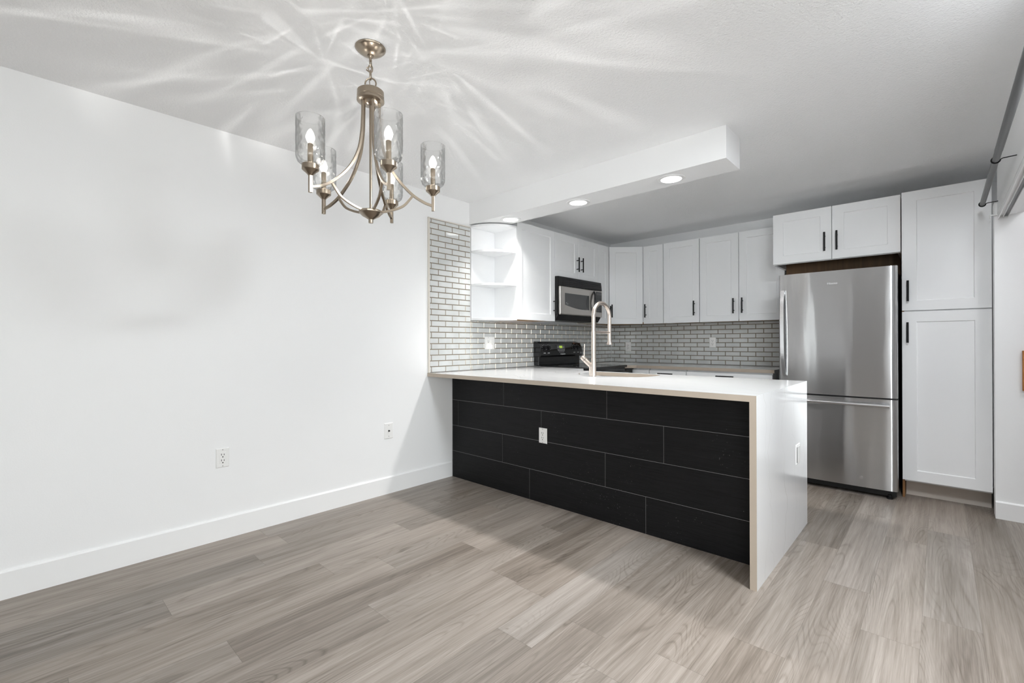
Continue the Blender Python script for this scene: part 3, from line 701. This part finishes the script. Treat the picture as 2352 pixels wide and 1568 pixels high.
def face_pt(yv, z): return Vector((0.1105 - max(0, z - 1.075) * 0.2, yv, z))
for yv in (1.428, 1.497, 1.965, 2.035):
    bm = B(); c = face_pt(yv, 1.108); tube(bm, [c, c + nrm * 0.006], 0.026, 24, ref=up); tube(bm, [c + nrm * 0.006, c + nrm * 0.022], 0.019, 24, ref=up)
    sweep(bm, [c + nrm * 0.022 - up * 0.018, c + nrm * 0.022 + up * 0.018], rect(0.007, 0.008), ref=nrm); obj('knob', bm, M_blackpl, pnl, smooth=True)
for yv in (1.428, 1.497, 1.965, 2.035):
    bm = B(); c = face_pt(yv, 1.108)
    for k in range(7):
        a = math.radians(-30 + 40 * k); p_ = c + up * 0.033 * math.sin(a) + Vector((0, 1, 0)) * 0.033 * math.cos(a); tube(bm, [p_ + nrm * 0.0005, p_ + nrm * 0.0015], 0.0026, 8, ref=up)
    obj('dial_marking', bm, M_lightpl, pnl)
    bm = B(); c2 = face_pt(yv, 1.055)
    for k in range(4): p_ = c2 + Vector((0, 1, 0)) * (k - 1.5) * 0.009; tube(bm, [p_ + nrm * 0.0005, p_ + nrm * 0.0015], 0.0038, 6, ref=up)
    obj('dial_lettering', bm, M_lightpl, pnl)
c = face_pt(1.72, 1.115)
for q in [(k - 2) * 0.026 for k in range(5)]:
    bm = B(); p_ = c + Vector((0, 1, 0)) * q - up * 0.033; tube(bm, [p_ + nrm * 0.0005, p_ + nrm * 0.0018], 0.0045, 8, ref=up); obj('button', bm, M_lightpl, pnl)
for q in (-0.05, 0.05):
    bm = B(); p_ = c + Vector((0, 1, 0)) * q; tube(bm, [p_ + nrm * 0.0005, p_ + nrm * 0.0018], 0.006, 8, ref=up); obj('button', bm, M_lightpl, pnl)
bm = B(); c = face_pt(1.72, 1.10); 
prism(bm, [c + nrm * 0.0003 + Vector((0, a, 0)) + up * b for a, b in ((-0.075, 0.042), (0.075, 0.042), (0.07, -0.012), (0.045, -0.046), (-0.045, -0.046), (-0.07, -0.012))], nrm * 0.0008); obj('display_bezel', bm, M_darkgrey, pnl)
bm = B(); c = face_pt(1.72, 1.117); prism(bm, [c + nrm * 0.0012 + Vector((0, a, 0)) + up * b for a, b in ((-0.027, -0.013), (0.027, -0.013), (0.027, 0.013), (-0.027, 0.013))], nrm * 0.0006); obj('clock_display', bm, M_green, pnl)
bm = B(); c = face_pt(1.975, 1.158); prism(bm, [c + nrm * 0.001 + Vector((0, a, 0)) + up * b for a, b in ((-0.013, -0.003), (0.013, -0.003), (0.013, 0.003), (-0.013, 0.003))], nrm * 0.002); obj('indicator_light', bm, M_orange, pnl)
bm = text_bm('Frigidaire', 0.024, face_pt(1.745, 1.042) + nrm * 0.001, (0, 1, 0), up, 0.0004, shear=0.15, offset=0.0004); obj('logo', bm, M_lightpl, pnl)

# ------------------------------------------------------------------ microwave
MX = 0.345; MY0, MY1, MZ0, MZ1 = 1.3650, 2.1615, 1.392, 1.836
t = thing('microwave_oven', 'stainless and black over-the-range microwave below the short cabinet', 'microwave', (0.17, 1.76, MZ0))
bm = B(); prism(bm, [(0.012, MY0, MZ0 + 0.02), (0.10, MY0, MZ0), (0.30, MY0, MZ0), (MX - 0.012, MY0, MZ0 + 0.05), (MX - 0.012, MY0, MZ1), (0.012, MY0, MZ1)], (0, MY1 - MY0, 0)); obj('body', bm, M_blackpl, t, bevel=0.003)
bm = B(); prism(bm, [(MX - 0.011, MY0 + 0.004, 1.740), (MX + 0.008, MY0 + 0.004, 1.742), (MX - 0.002, MY0 + 0.004, MZ1 - 0.002), (MX - 0.011, MY0 + 0.004, MZ1 - 0.002)], (0, MY1 - MY0 - 0.008, 0))
for k in range(4): prism(bm, [(MX - 0.006, MY0 + 0.06, 1.752 + 0.018 * k), (MX + 0.011 - .002 * k, MY0 + 0.06, 1.752 + 0.018 * k), (MX + 0.008 - .002 * k, MY0 + 0.06, 1.759 + 0.018 * k), (MX - 0.006, MY0 + 0.06, 1.762 + 0.018 * k)], (0, MY1 - MY0 - 0.075, 0))
obj('vent_grille', bm, M_blackpl, t)
DY1 = 2.015
bm = B(); box(bm, MX - 0.0105, MX + 0.017, MY0 + 0.002, DY1, 1.447, 1.738); d = obj('door', bm, M_mwsteel, t, bevel=0.012, seg=3)
bm = B(); pts = [(MX + 0.0168, 1.445, 1.668), (MX + 0.0168, 1.445, 1.548)]
for i in range(1, 9):
    s = i / 9; pts.append((MX + 0.0168, 1.445 + 0.41 * s, 1.548 - 0.036 * math.sin(s * PI * 0.62)))
pts += [(MX + 0.0168, 1.855, 1.514), (MX + 0.0168, 1.855, 1.668)]
prism(bm, pts, (0.0012, 0, 0)); obj('window', bm, M_window, d)
bm = B(); pts = [(MX + 0.0171, 1.858, 1.514), (MX + 0.0171, 1.876, 1.514)]
for i in range(9): s = i / 8; pts.append((MX + 0.0171, 1.876 - 0.028 * math.sin(PI * s) * 0 + 0.0, 1.514 + 0.154 * s)) if i in (8,) else None
pts = [(MX + 0.0171, 1.857, 1.668)] + [(MX + 0.0171, 1.857 - 0.034 * math.sin(PI * i / 10), 1.668 - 0.154 * i / 10) for i in range(1, 10)] + [(MX + 0.0171, 1.857, 1.514), (MX + 0.0171, 1.882, 1.514), (MX + 0.0171, 1.882, 1.668)]
prism(bm, pts, (0.0016, 0, 0)); obj('window_trim', bm, M_gloss, d)
bm = B(); hp = smoothline([(MX + 0.012, 1.985, 1.722), (MX + 0.034, 1.972, 1.690), (MX + 0.046, 1.955, 1.600), (MX + 0.040, 1.965, 1.525), (MX + 0.014, 1.985, 1.475)], 6); tube(bm, hp, 0.0105, 12, ref=(0, 1, 0)); obj('handle', bm, M_gloss, d, smooth=True)
bm = B(); c = Vector((MX + 0.0182, 1.480, 1.560)); sw = smoothline([c + Vector((0, -0.018, 0.006)), c + Vector((0, -0.008, 0.014)), c + Vector((0, -0.002, 0.0)), c + Vector((0, 0.012, -0.002)), c + Vector((0, 0.024, 0.001))], 5); sweep(bm, sw, rect(0.0008, 0.005), ref=(1, 0, 0)); obj('logo', bm, M_lightpl, d)
bm = B(); box(bm, MX - 0.0105, MX + 0.010, DY1 + 0.003, MY1 - 0.002, 1.447, 1.738); cpn = obj('control_panel', bm, M_mwsteel, t, bevel=0.004)
bm = B(); box(bm, MX + 0.0095, MX + 0.0125, DY1 + 0.016, MY1 - 0.018, 1.500, 1.728); obj('keypad', bm, M_gloss, cpn, bevel=0.001)
bm = B()
for r in range(7):
    for k in range(3): y_ = DY1 + 0.036 + 0.029 * k; z_ = 1.518 + 0.022 * r; box(bm, MX + 0.0125, MX + 0.0132, y_, y_ + 0.017, z_, z_ + 0.009)
obj('keys', bm, M_darkgrey, cpn)
bm = B(); box(bm, MX + 0.0125, MX + 0.0133, DY1 + 0.028, MY1 - 0.03, 1.690, 1.718); obj('clock_display', bm, M_darkgrey, cpn)

# ------------------------------------------------------------------ refrigerator
RX0, RX1, RF = 2.1543, 2.925, 2.0204
t = thing('refrigerator', 'stainless bottom-freezer refrigerator beside the pantry', 'refrigerator', (2.54, 2.4, 0))
bm = B(); box(bm, RX0 + 0.012, RX1 - 0.012, RF + 0.085, 2.84, 0.035, 1.70); obj('body', bm, M_darkgrey, t, bevel=0.004)
def fridge_door(z0, z1):
    bm = B(); n = 24; ring = []
    pts = [(RX0 + 0.001, RF + 0.078), (RX0, RF + 0.016), (RX0 + 0.003, RF + 0.006), (RX0 + 0.010, RF + 0.001)]
    for i in range(1, n):
        s = i / n; pts.append((RX0 + 0.010 + (RX1 - RX0 - 0.020) * s, RF - 0.011 * math.sin(PI * s) ** 0.8))
    pts += [(RX1 - 0.010, RF + 0.001), (RX1 - 0.003, RF + 0.006), (RX1, RF + 0.016), (RX1 - 0.001, RF + 0.078)]
    prism(bm, [(x, y, z0) for x, y in pts], (0, 0, z1 - z0)); return bm
d1 = obj('door', fridge_door(0.750, 1.7245), M_steel, t, smooth=True, angle=60)
d2 = obj('freezer_drawer', fridge_door(0.0676, 0.738), M_steel, t, smooth=True, angle=60)
bm = B(); box(bm, RX0 + 0.01, RX1 - 0.01, RF + 0.03, RF + 0.083, 0.738, 0.750); box(bm, RX0 + 0.004, RX1 - 0.004, RF + 0.0785, RF + 0.0845, 0.08, 1.715); obj('gasket', bm, M_blackpl, t)
bm = B(); hp = smoothline([(2.190, RF - 0.018, 1.592), (2.188, RF - 0.044, 1.45), (2.189, RF - 0.052, 1.24), (2.193, RF - 0.044, 1.03), (2.200, RF - 0.018, 0.888)], 8)
sweep(bm, hp, [(-0.0125, -0.007), (0.0125, -0.007), (0.0125, 0.004), (0.006, 0.009), (-0.006, 0.009), (-0.0125, 0.004)], ref=(0, 1, 0)); box(bm, 2.182, 2.199, RF - 0.022, RF + 0.004, 1.565, 1.590); box(bm, 2.191, 2.209, RF - 0.022, RF + 0.004, 0.890, 0.915); obj('handle', bm, M_steel2, d1, smooth=True, angle=40)
bm = B(); tube(bm, [(2.215, RF - 0.050, 0.695), (2.882, RF - 0.050, 0.695)], 0.0125, 16); box(bm, 2.24, 2.262, RF - 0.05, RF + 0.004, 0.687, 0.703); box(bm, 2.834, 2.856, RF - 0.05, RF + 0.004, 0.687, 0.703); obj('handle', bm, M_steel2, d2, smooth=True, angle=40)
bm = text_bm('Hisense', 0.0215, (2.532, RF - 0.0118, 1.625), (1, 0, 0), (0, 0, 1), 0.0006, offset=0.0003); obj('logo', bm, M_logo, d1)
bm = B(); disc_x(bm, (2.711, RF - 0.0095, 0.138), 0.011, 0.0015, 20, axis=(0, -1, 0)); obj('round_badge', bm, M_steel2, d2)
bm = B(); box(bm, RX0 + 0.012, RX1 - 0.012, RF + 0.05, RF + 0.10, 0.018, 0.066); obj('base_grille', bm, M_blackpl, t)
for xx in (RX0 + 0.06, RX1 - 0.05):
    bm = B(); lathe(bm, [(0.020, 0.0), (0.020, 0.010), (0.012, 0.014), (0.012, 0.03)], (xx, RF + 0.045, 0.0005), 16); obj('foot', bm, M_blackpl, t)

# ------------------------------------------------------------------ outlets and wall plates
def plate(fr_o, right, nrm, w_, h_, name, label, cat='outlet', group=None):
    """a bevelled cover plate; returns the thing and a mapper"""
    o = Vector(fr_o); r = Vector(right).normalized(); n = Vector(nrm).normalized(); u = Vector((0, 0, 1))
    t = thing(name, label, cat, o, group)
    Pf = lambda a, b, c: o + r * a + u * b + n * c
    bm = B(); q = 0.004
    lo = [bm.verts.new(Pf(a, b, 0.0004)) for a, b in ((-w_ / 2, -h_ / 2), (w_ / 2, -h_ / 2), (w_ / 2, h_ / 2), (-w_ / 2, h_ / 2))]
    hi = [bm.verts.new(Pf(a, b, 0.006)) for a, b in ((-w_ / 2 + q, -h_ / 2 + q), (w_ / 2 - q, -h_ / 2 + q), (w_ / 2 - q, h_ / 2 - q), (-w_ / 2 + q, h_ / 2 - q))]
    bm.faces.new(lo[::-1]); bm.faces.new(hi)
    for i in range(4): bm.faces.new((lo[i], lo[(i + 1) % 4], hi[(i + 1) % 4], hi[i]))
    obj('cover_plate', bm, M_plate, t, bevel=0.001); return t, Pf
def cbox(bm, Pf, a0, a1, b0, b1, c0, c1):
    prism(bm, [Pf(a0, b0, c0), Pf(a1, b0, c0), Pf(a1, b1, c0), Pf(a0, b1, c0)], Pf(0, 0, c1) - Pf(0, 0, c0))
def screws(t, Pf, ys, a=0.0):
    for y_ in ys:
        bm = B(); tube(bm, [Pf(a, y_, 0.0058), Pf(a, y_, 0.0072)], 0.0028, 12, ref=(0.2, 0.3, 1)); obj('screw', bm, M_grey, t)
def receptacle(t, Pf, a=0.0, both=True):
    bm = B(); cbox(bm, Pf, a - 0.017, a + 0.017, -0.034, 0.034, 0.0055, 0.0078); rc = obj('receptacle', bm, M_plate, t, bevel=0.0012)
    bm = B()
    for cy_ in ((0.016, -0.018) if both else (0.016,)):
        cbox(bm, Pf, a - 0.0085, a - 0.0055, cy_ - 0.001, cy_ + 0.010, 0.0076, 0.0082); cbox(bm, Pf, a + 0.0055, a + 0.0085, cy_ - 0.001, cy_ + 0.008, 0.0076, 0.0082)
        tube(bm, [Pf(a, cy_ - 0.010, 0.0076), Pf(a, cy_ - 0.010, 0.0082)], 0.0034, 12, ref=(0.2, 0.3, 1))
    obj('slots', bm, M_hole, rc)
G = 'white wall plates'
t, Pf = plate((0.0, -1.508, 0.4840), (0, 1, 0), (1, 0, 0), 0.072, 0.116, 'wall_outlet', 'white duplex outlet low on the bare left wall', group=G); receptacle(t, Pf); screws(t, Pf, (0.048, -0.048))
t, Pf = plate((0.0, -0.373, 0.4845), (0, 1, 0), (1, 0, 0), 0.078, 0.122, 'cable_wall_plate', 'white cable socket plate on the left wall just before the shadow of the counter', 'wall plate', G); screws(t, Pf, (0.042, -0.042))
bm = B(); tube(bm, [Pf(0, 0, 0.0055), Pf(0, 0, 0.016)], 0.0050, 12, ref=(0.2, 0.3, 1)); tube(bm, [Pf(0, 0, 0.0055), Pf(0, 0, 0.009)], 0.0072, 6, ref=(0.2, 0.3, 1)); obj('coaxial_jack', bm, M_hole, t)
t, Pf = plate((1.032, 0.2590, 0.4905), (1, 0, 0), (0, -1, 0), 0.076, 0.112, 'wall_outlet', 'white duplex outlet on the black plank front of the peninsula', group=G); receptacle(t, Pf); screws(t, Pf, (0.047, -0.047))
t, Pf = plate((XR, 0.838, 0.4965), (0, 1, 0), (1, 0, 0), 0.100, 0.120, 'outlet_cover', 'blank white cover plate on the waterfall end of the peninsula', 'wall plate', G)
bm = B(); cbox(bm, Pf, -0.036, 0.036, -0.048, 0.048, 0.0055, 0.009); obj('flip_cover', bm, M_plate, t, bevel=0.0015)
bm = B(); cbox(bm, Pf, -0.046, -0.0375, -0.046, 0.046, 0.0050, 0.0072); obj('recessed_slot', bm, M_hole, t)
t, Pf = plate((0.008, 0.722, 1.163), (0, 1, 0), (1, 0, 0), 0.130, 0.121, 'wall_outlet', 'wide white outlet with a glowing night light on the left backsplash', group=G); screws(t, Pf, (0.05,), -0.022)
bm = B(); cbox(bm, Pf, -0.045, 0.000, -0.045, 0.038, 0.0055, 0.0078); rc = obj('receptacle', bm, M_plate, t, bevel=0.0012)
bm = B(); cbox(bm, Pf, -0.033, -0.030, 0.014, 0.024, 0.0076, 0.0082); cbox(bm, Pf, -0.018, -0.015, 0.014, 0.024, 0.0076, 0.0082); tube(bm, [Pf(-0.024, 0.006, 0.0076), Pf(-0.024, 0.006, 0.0083)], 0.004, 12, ref=(0.2, 0.3, 1)); obj('slots', bm, M_hole, rc)
bm = B(); cbox(bm, Pf, -0.033, 0.016, -0.050, -0.020, 0.0076, 0.020); o = obj('night_light', bm, M_night, t, bevel=0.003); o['label'] = 'glowing night light lens'
bm = B(); cbox(bm, Pf, 0.014, 0.050, -0.018, 0.034, 0.0055, 0.0085); obj('rocker_switch', bm, M_plate, t, bevel=0.001)
t, Pf = plate((0.254, BY - 0.008, 1.110), (1, 0, 0), (0, -1, 0), 0.080, 0.119, 'wall_outlet', 'white duplex outlet on the back wall tiles just right of the faucet', group=G); receptacle(t, Pf)
t, Pf = plate((1.2925, BY - 0.008, 1.1625), (1, 0, 0), (0, -1, 0), 0.074, 0.115, 'wall_outlet', 'white duplex outlet on the back wall tiles under the double wall cabinet', group=G); receptacle(t, Pf)

# ------------------------------------------------------------------ closet hardware on the right
t = thing('closet_rod', 'grey steel hanging rod on the closet header at the upper right', 'rod', (3.36, 1.0, 2.072))
bm = B(); tube(bm, [(3.36, -0.35, 2.072), (3.36, 0.81, 2.072)], 0.0150, 20); obj('outer_tube', bm, M_rod, t, smooth=True)
bm = B(); tube(bm, [(3.36, 0.8, 2.072), (3.36, 2.0, 2.072)], 0.0138, 20); obj('inner_tube', bm, M_rod, t, smooth=True)
for yy in (0.97, 1.985):
    bm = B(); pts = []
    for i in range(13):
        a = math.radians(110 + 250 * i / 12); pts.append((3.36 + 0.0165 * math.cos(a), yy, 2.072 + 0.0165 * math.sin(a)))
    pts += [(3.385, yy, 2.076), (3.4318, yy, 2.078)]; tube(bm, pts, 0.0026, 8, ref=(0, 1, 0)); obj('bracket', bm, M_black, t, smooth=True)
t = thing('sliding_door_track', 'white and dark sliding door track under the closet header', 'track', (3.47, 1.0, 1.97))
bm = B(); box(bm, 3.4335, 3.4385, -0.1, 2.050, 1.972, 1.9995); box(bm, 3.4385, 3.520, -0.1, 2.050, 1.993, 1.9995); box(bm, 3.4565, 3.4590, -0.1, 2.050, 1.976, 1.993); box(bm, 3.4785, 3.481, -0.1, 2.050, 1.976, 1.993); obj('rail', bm, M_trim, t)
bm = B(); box(bm, 3.4591, 3.4784, -0.1, 2.048, 1.986, 1.9925); o = obj('roller_channel', bm, M_rod, t); o['label'] = 'dark grey roller channel'
bm = B(); box(bm, 3.395, 3.4333, 2.040, 2.0545, 1.998, 2.006); box(bm, 3.395, 3.399, 2.040, 2.0545, 1.985, 1.998); obj('end_clip', bm, M_plate, t)
bm = B(); box(bm, 3.540, 3.80, CYE - 0.022, CYE - 0.0004, 0.849, 1.107); o = obj('wooden_panel', bm, M_brown, loc=(3.67, CYE, 0.849), bevel=0.002); tag(o, 'brown wooden panel on the white wall at the extreme right edge', 'panel')

# ------------------------------------------------------------------ chandelier
AX, AY = 1.352, -1.313
t = thing('chandelier', 'champagne nickel chandelier with five hammered glass shades on a chain', 'chandelier', (AX, AY, 1.68))
ax = lambda r, a, z: Vector((AX + r * math.cos(a), AY + r * math.sin(a), z))
bm = B(); lathe(bm, [(0.064, CH - 0.0005), (0.064, CH - 0.004), (0.058, CH - 0.010), (0.040, CH - 0.023), (0.020, CH - 0.031), (0.0, CH - 0.033)], (AX, AY, 0), 40); obj('canopy', bm, M_nickel, t, smooth=True, angle=50)
bm = B(); lathe(bm, [(0.0135, CH - 0.029), (0.0135, CH - 0.036), (0.009, CH - 0.042), (0.006, CH - 0.044), (0.006, CH - 0.056), (0.0, CH - 0.057)], (AX, AY, 0), 24); obj('loop_nut', bm, M_nickel, t, smooth=True)
def link(zc, h, wdt, ang, r=0.0024, openq=False):
    bm = B(); pts = []; n = 20
    for i in range(n):
        a = 2 * PI * i / n; px = wdt * math.cos(a); pz = h * (math.sin(a)); pts.append(Vector((AX + px * math.cos(ang), AY + px * math.sin(ang), zc + pz)))
    tube(bm, pts, r, 8, closed=True, ref=(math.sin(ang), -math.cos(ang), 0.01)); return bm
va = math.radians(43)
for zc, h, wd_, an in ((2.372, 0.014, 0.007, va + 1.4), (2.350, 0.017, 0.0085, va + 0.3), (2.322, 0.020, 0.0085, va + 1.5)):
    obj('chain_link', link(zc, h, wd_, an), M_nickel, t, smooth=True)
bm = B(); hook = [Vector((AX, AY, 2.362)) + Vector((math.cos(va), math.sin(va), 0)) * a + Vector((0, 0, b)) for a, b in ((0.002, 0.0), (-0.008, -0.004), (-0.018, -0.010))]; tube(bm, hook, 0.0026, 8); hook = [Vector((AX, AY, 2.332)) + Vector((math.cos(va), math.sin(va), 0)) * a + Vector((0, 0, b)) for a, b in ((0.002, -0.002), (-0.010, 0.008), (-0.018, 0.014))]; tube(bm, hook, 0.0026, 8); obj('open_link', bm, M_nickel, t, smooth=True)
obj('top_ring', link(2.2855, 0.0235, 0.0235, va, 0.0034), M_nickel, t, smooth=True)
bm = B(); tube(bm, smoothline([(AX, AY, 2.41), (AX + 0.004, AY + 0.003, 2.36), (AX - 0.003, AY - 0.002, 2.31), (AX - 0.004, AY - 0.002, 2.285), (AX, AY, 2.262)], 5), 0.0018, 8); obj('wire', bm, M_nickel, t, smooth=True)
bm = B(); lathe(bm, [(0.0, 2.268), (0.009, 2.266), (0.009, 2.257), (0.050, 2.255), (0.056, 2.250), (0.0565, 2.226), (0.0545, 2.224), (0.0545, 2.221), (0.0575, 2.218), (0.0575, 2.209), (0.050, 2.203), (0.020, 2.200), (0.012, 2.193), (0.0, 2.19)], (AX, AY, 0), 40); obj('hub', bm, M_nickel, t, smooth=True)
bm = B(); tube(bm, [(AX, AY, 2.20), (AX, AY, 1.735)], 0.0058, 16); obj('centre_rod', bm, M_nickel, t, smooth=True)
bm = B(); lathe(bm, [(0.0, 1.7375), (0.046, 1.737), (0.050, 1.733), (0.049, 1.727), (0.036, 1.714), (0.018, 1.704), (0.010, 1.699), (0.0095, 1.684), (0.0, 1.682)], (AX, AY, 0), 40); obj('bottom_plate', bm, M_nickel, t, smooth=True)
ST = [-88, -16, 56, 128, 200]; RAD = 0.265
up_prof = [(0.037, 2.206), (0.038, 2.14), (0.043, 2.06), (0.060, 1.978), (0.103, 1.895), (0.170, 1.823), (0.225, 1.788), (0.262, 1.775)]
lo_prof = [(0.030, 1.7345), (0.058, 1.7365), (0.098, 1.748), (0.140, 1.769), (0.176, 1.812)]
def shade_mesh(c):
    bm = B(); n = 48; prof = [(0.022, 0.0), (0.036, 0.003), (0.047, 0.012), (0.0525, 0.026)] + [(0.0535, 0.026 + (0.184 - 0.026) * i / 18) for i in range(1, 19)]
    rnd = random.Random(5); rings = []
    for i, (r, z) in enumerate(prof):
        row = []
        for k in range(n):
            a = 2 * PI * k / n; damp = 1.0 if 3 < i < len(prof) - 2 else 0.2
            wob = 0.0011 * damp * (math.sin(9 * a + 2.1 * math.sin(z * 90)) * math.cos(z * 260 + 1.3 * math.sin(4 * a)))
            row.append(bm.verts.new((c.x + (r + wob) * math.cos(a), c.y + (r + wob) * math.sin(a), c.z + z)))
        rings.append(row)
    for A_, C_ in zip(rings, rings[1:]):
        for k in range(n): j = (k + 1) % n; bm.faces.new((A_[k], A_[j], C_[j], C_[k]))
    return bm
for i, dg in enumerate(ST):
    a = math.radians(dg); side = (-math.sin(a), math.cos(a), 0)
    bm = B(); sweep(bm, smoothline([ax(r, a, z) for r, z in up_prof], 6), rect(0.011, 0.0105), ref=side); am = obj('arm', bm, M_nickel, t, bevel=0.0012)
    bm = B(); sweep(bm, smoothline([ax(r, a, z) for r, z in lo_prof], 6), rect(0.010, 0.0095), ref=side); obj('brace', bm, M_nickel, t, bevel=0.0012)
    c = ax(RAD, a, 0)
    bm = B(); box(bm, c.x - 0.0065, c.x + 0.0065, c.y - 0.0065, c.y + 0.0065, 1.752, 1.822); bmesh.ops.rotate(bm, verts=bm.verts, cent=c, matrix=Matrix.Rotation(a, 3, 'Z')); obj('stem', bm, M_nickel, t, bevel=0.001)
    bm = B(); lathe(bm, [(0.0, 1.818), (0.0095, 1.8185), (0.0125, 1.8225), (0.020, 1.830), (0.0305, 1.8385), (0.0315, 1.8405), (0.0315, 1.8585), (0.0300, 1.8600), (0.0, 1.8605)], (c.x, c.y, 0), 32); cup = obj('cup', bm, M_nickel, t, smooth=True, angle=22)
    bm = B(); lathe(bm, [(0.0105, 1.8605), (0.0105, 1.938), (0.008, 1.943), (0.0, 1.943)], (c.x, c.y, 0), 20); obj('candle_sleeve', bm, M_nickel, cup, smooth=True)
    o = obj('glass_shade', shade_mesh(Vector((c.x, c.y, 1.8575))), M_glass, cup, smooth=True, angle=80)
    sd = o.modifiers.new('wall', 'SOLIDIFY'); sd.thickness = 0.0016
    bm = B(); lathe(bm, [(0.0, 1.942), (0.008, 1.9435), (0.0115, 1.949), (0.0160, 1.960), (0.0160, 1.968), (0.0115, 1.983), (0.006, 1.994), (0.0, 1.999)], (c.x, c.y, 0), 20); obj('bulb', bm, M_bulb, cup, smooth=True)
    # the bulb's light: caustic streaks of the hammered glass are part of the light's own distribution
    l = bpy.data.lights.new('bulb_light', 'POINT'); l.energy = 1.2; l.color = (1.0, 0.98, 0.955); l.shadow_soft_size = 0.004; l.use_nodes = True
    nt = NT(l); e = nt.N['Emission']
    n3 = nt.n('ShaderNodeNewGeometry').outputs['Incoming']; x_, y_, z_ = nt.sep(n3)
    hv = nt.vmath('NORMALIZE', nt.comb(x_, y_, 0.0))
    az = nt.math('ARCTAN2', y_, x_)
    vv = nt.vmath('ADD', nt.vmath('MULTIPLY', hv, (1.7, 1.7, 0.0)), nt.comb(i * 7.3, i * 3.1, nt.math('MULTIPLY', z_, 0.7)))
    ph = nt.math('ADD', nt.math('MULTIPLY', az, 16.0), nt.math('MULTIPLY', nt.noise(vv, 1.0, 1.0), 22.0))
    v2 = nt.vmath('ADD', nt.vmath('MULTIPLY', hv, (2.6, 2.6, 0.0)), nt.comb(i * 5.7, 40.0, nt.math('MULTIPLY', z_, 2.2)))
    rd = nt.math('POWER', nt.math('MULTIPLY_ADD', nt.math('SINE', ph), 0.5, 0.5), 9.0)
    rd = nt.math('MULTIPLY', rd, nt.math('MULTIPLY', nt.math('SUBTRACT', nt.noise(v2, 1.0, 1.0), 0.36), 4.0, clamp=True))
    upw = nt.math('MULTIPLY', nt.math('SUBTRACT', z_, 0.18), 5.0, clamp=True)
    bat = nt.math('POWER', nt.math('MAXIMUM', z_, 0.42), -1.7)
    bat = nt.math('ADD', nt.math('MULTIPLY', bat, upw), nt.math('MULTIPLY', nt.math('SUBTRACT', 1.0, upw), nt.math('ADD', 0.5, nt.math('MULTIPLY', rd, 0.35))))
    nt.put(e.inputs['Strength'], nt.math('MULTIPLY', bat, nt.math('ADD', 0.6, nt.math('MULTIPLY', nt.math('MULTIPLY', rd, nt.math('MULTIPLY', upw, nt.math('SUBTRACT', 1.2, z_))), 9.0))))
    lo = bpy.data.objects.new('bulb_light', l); COL.objects.link(lo); lo.location = (c.x, c.y, 1.966)
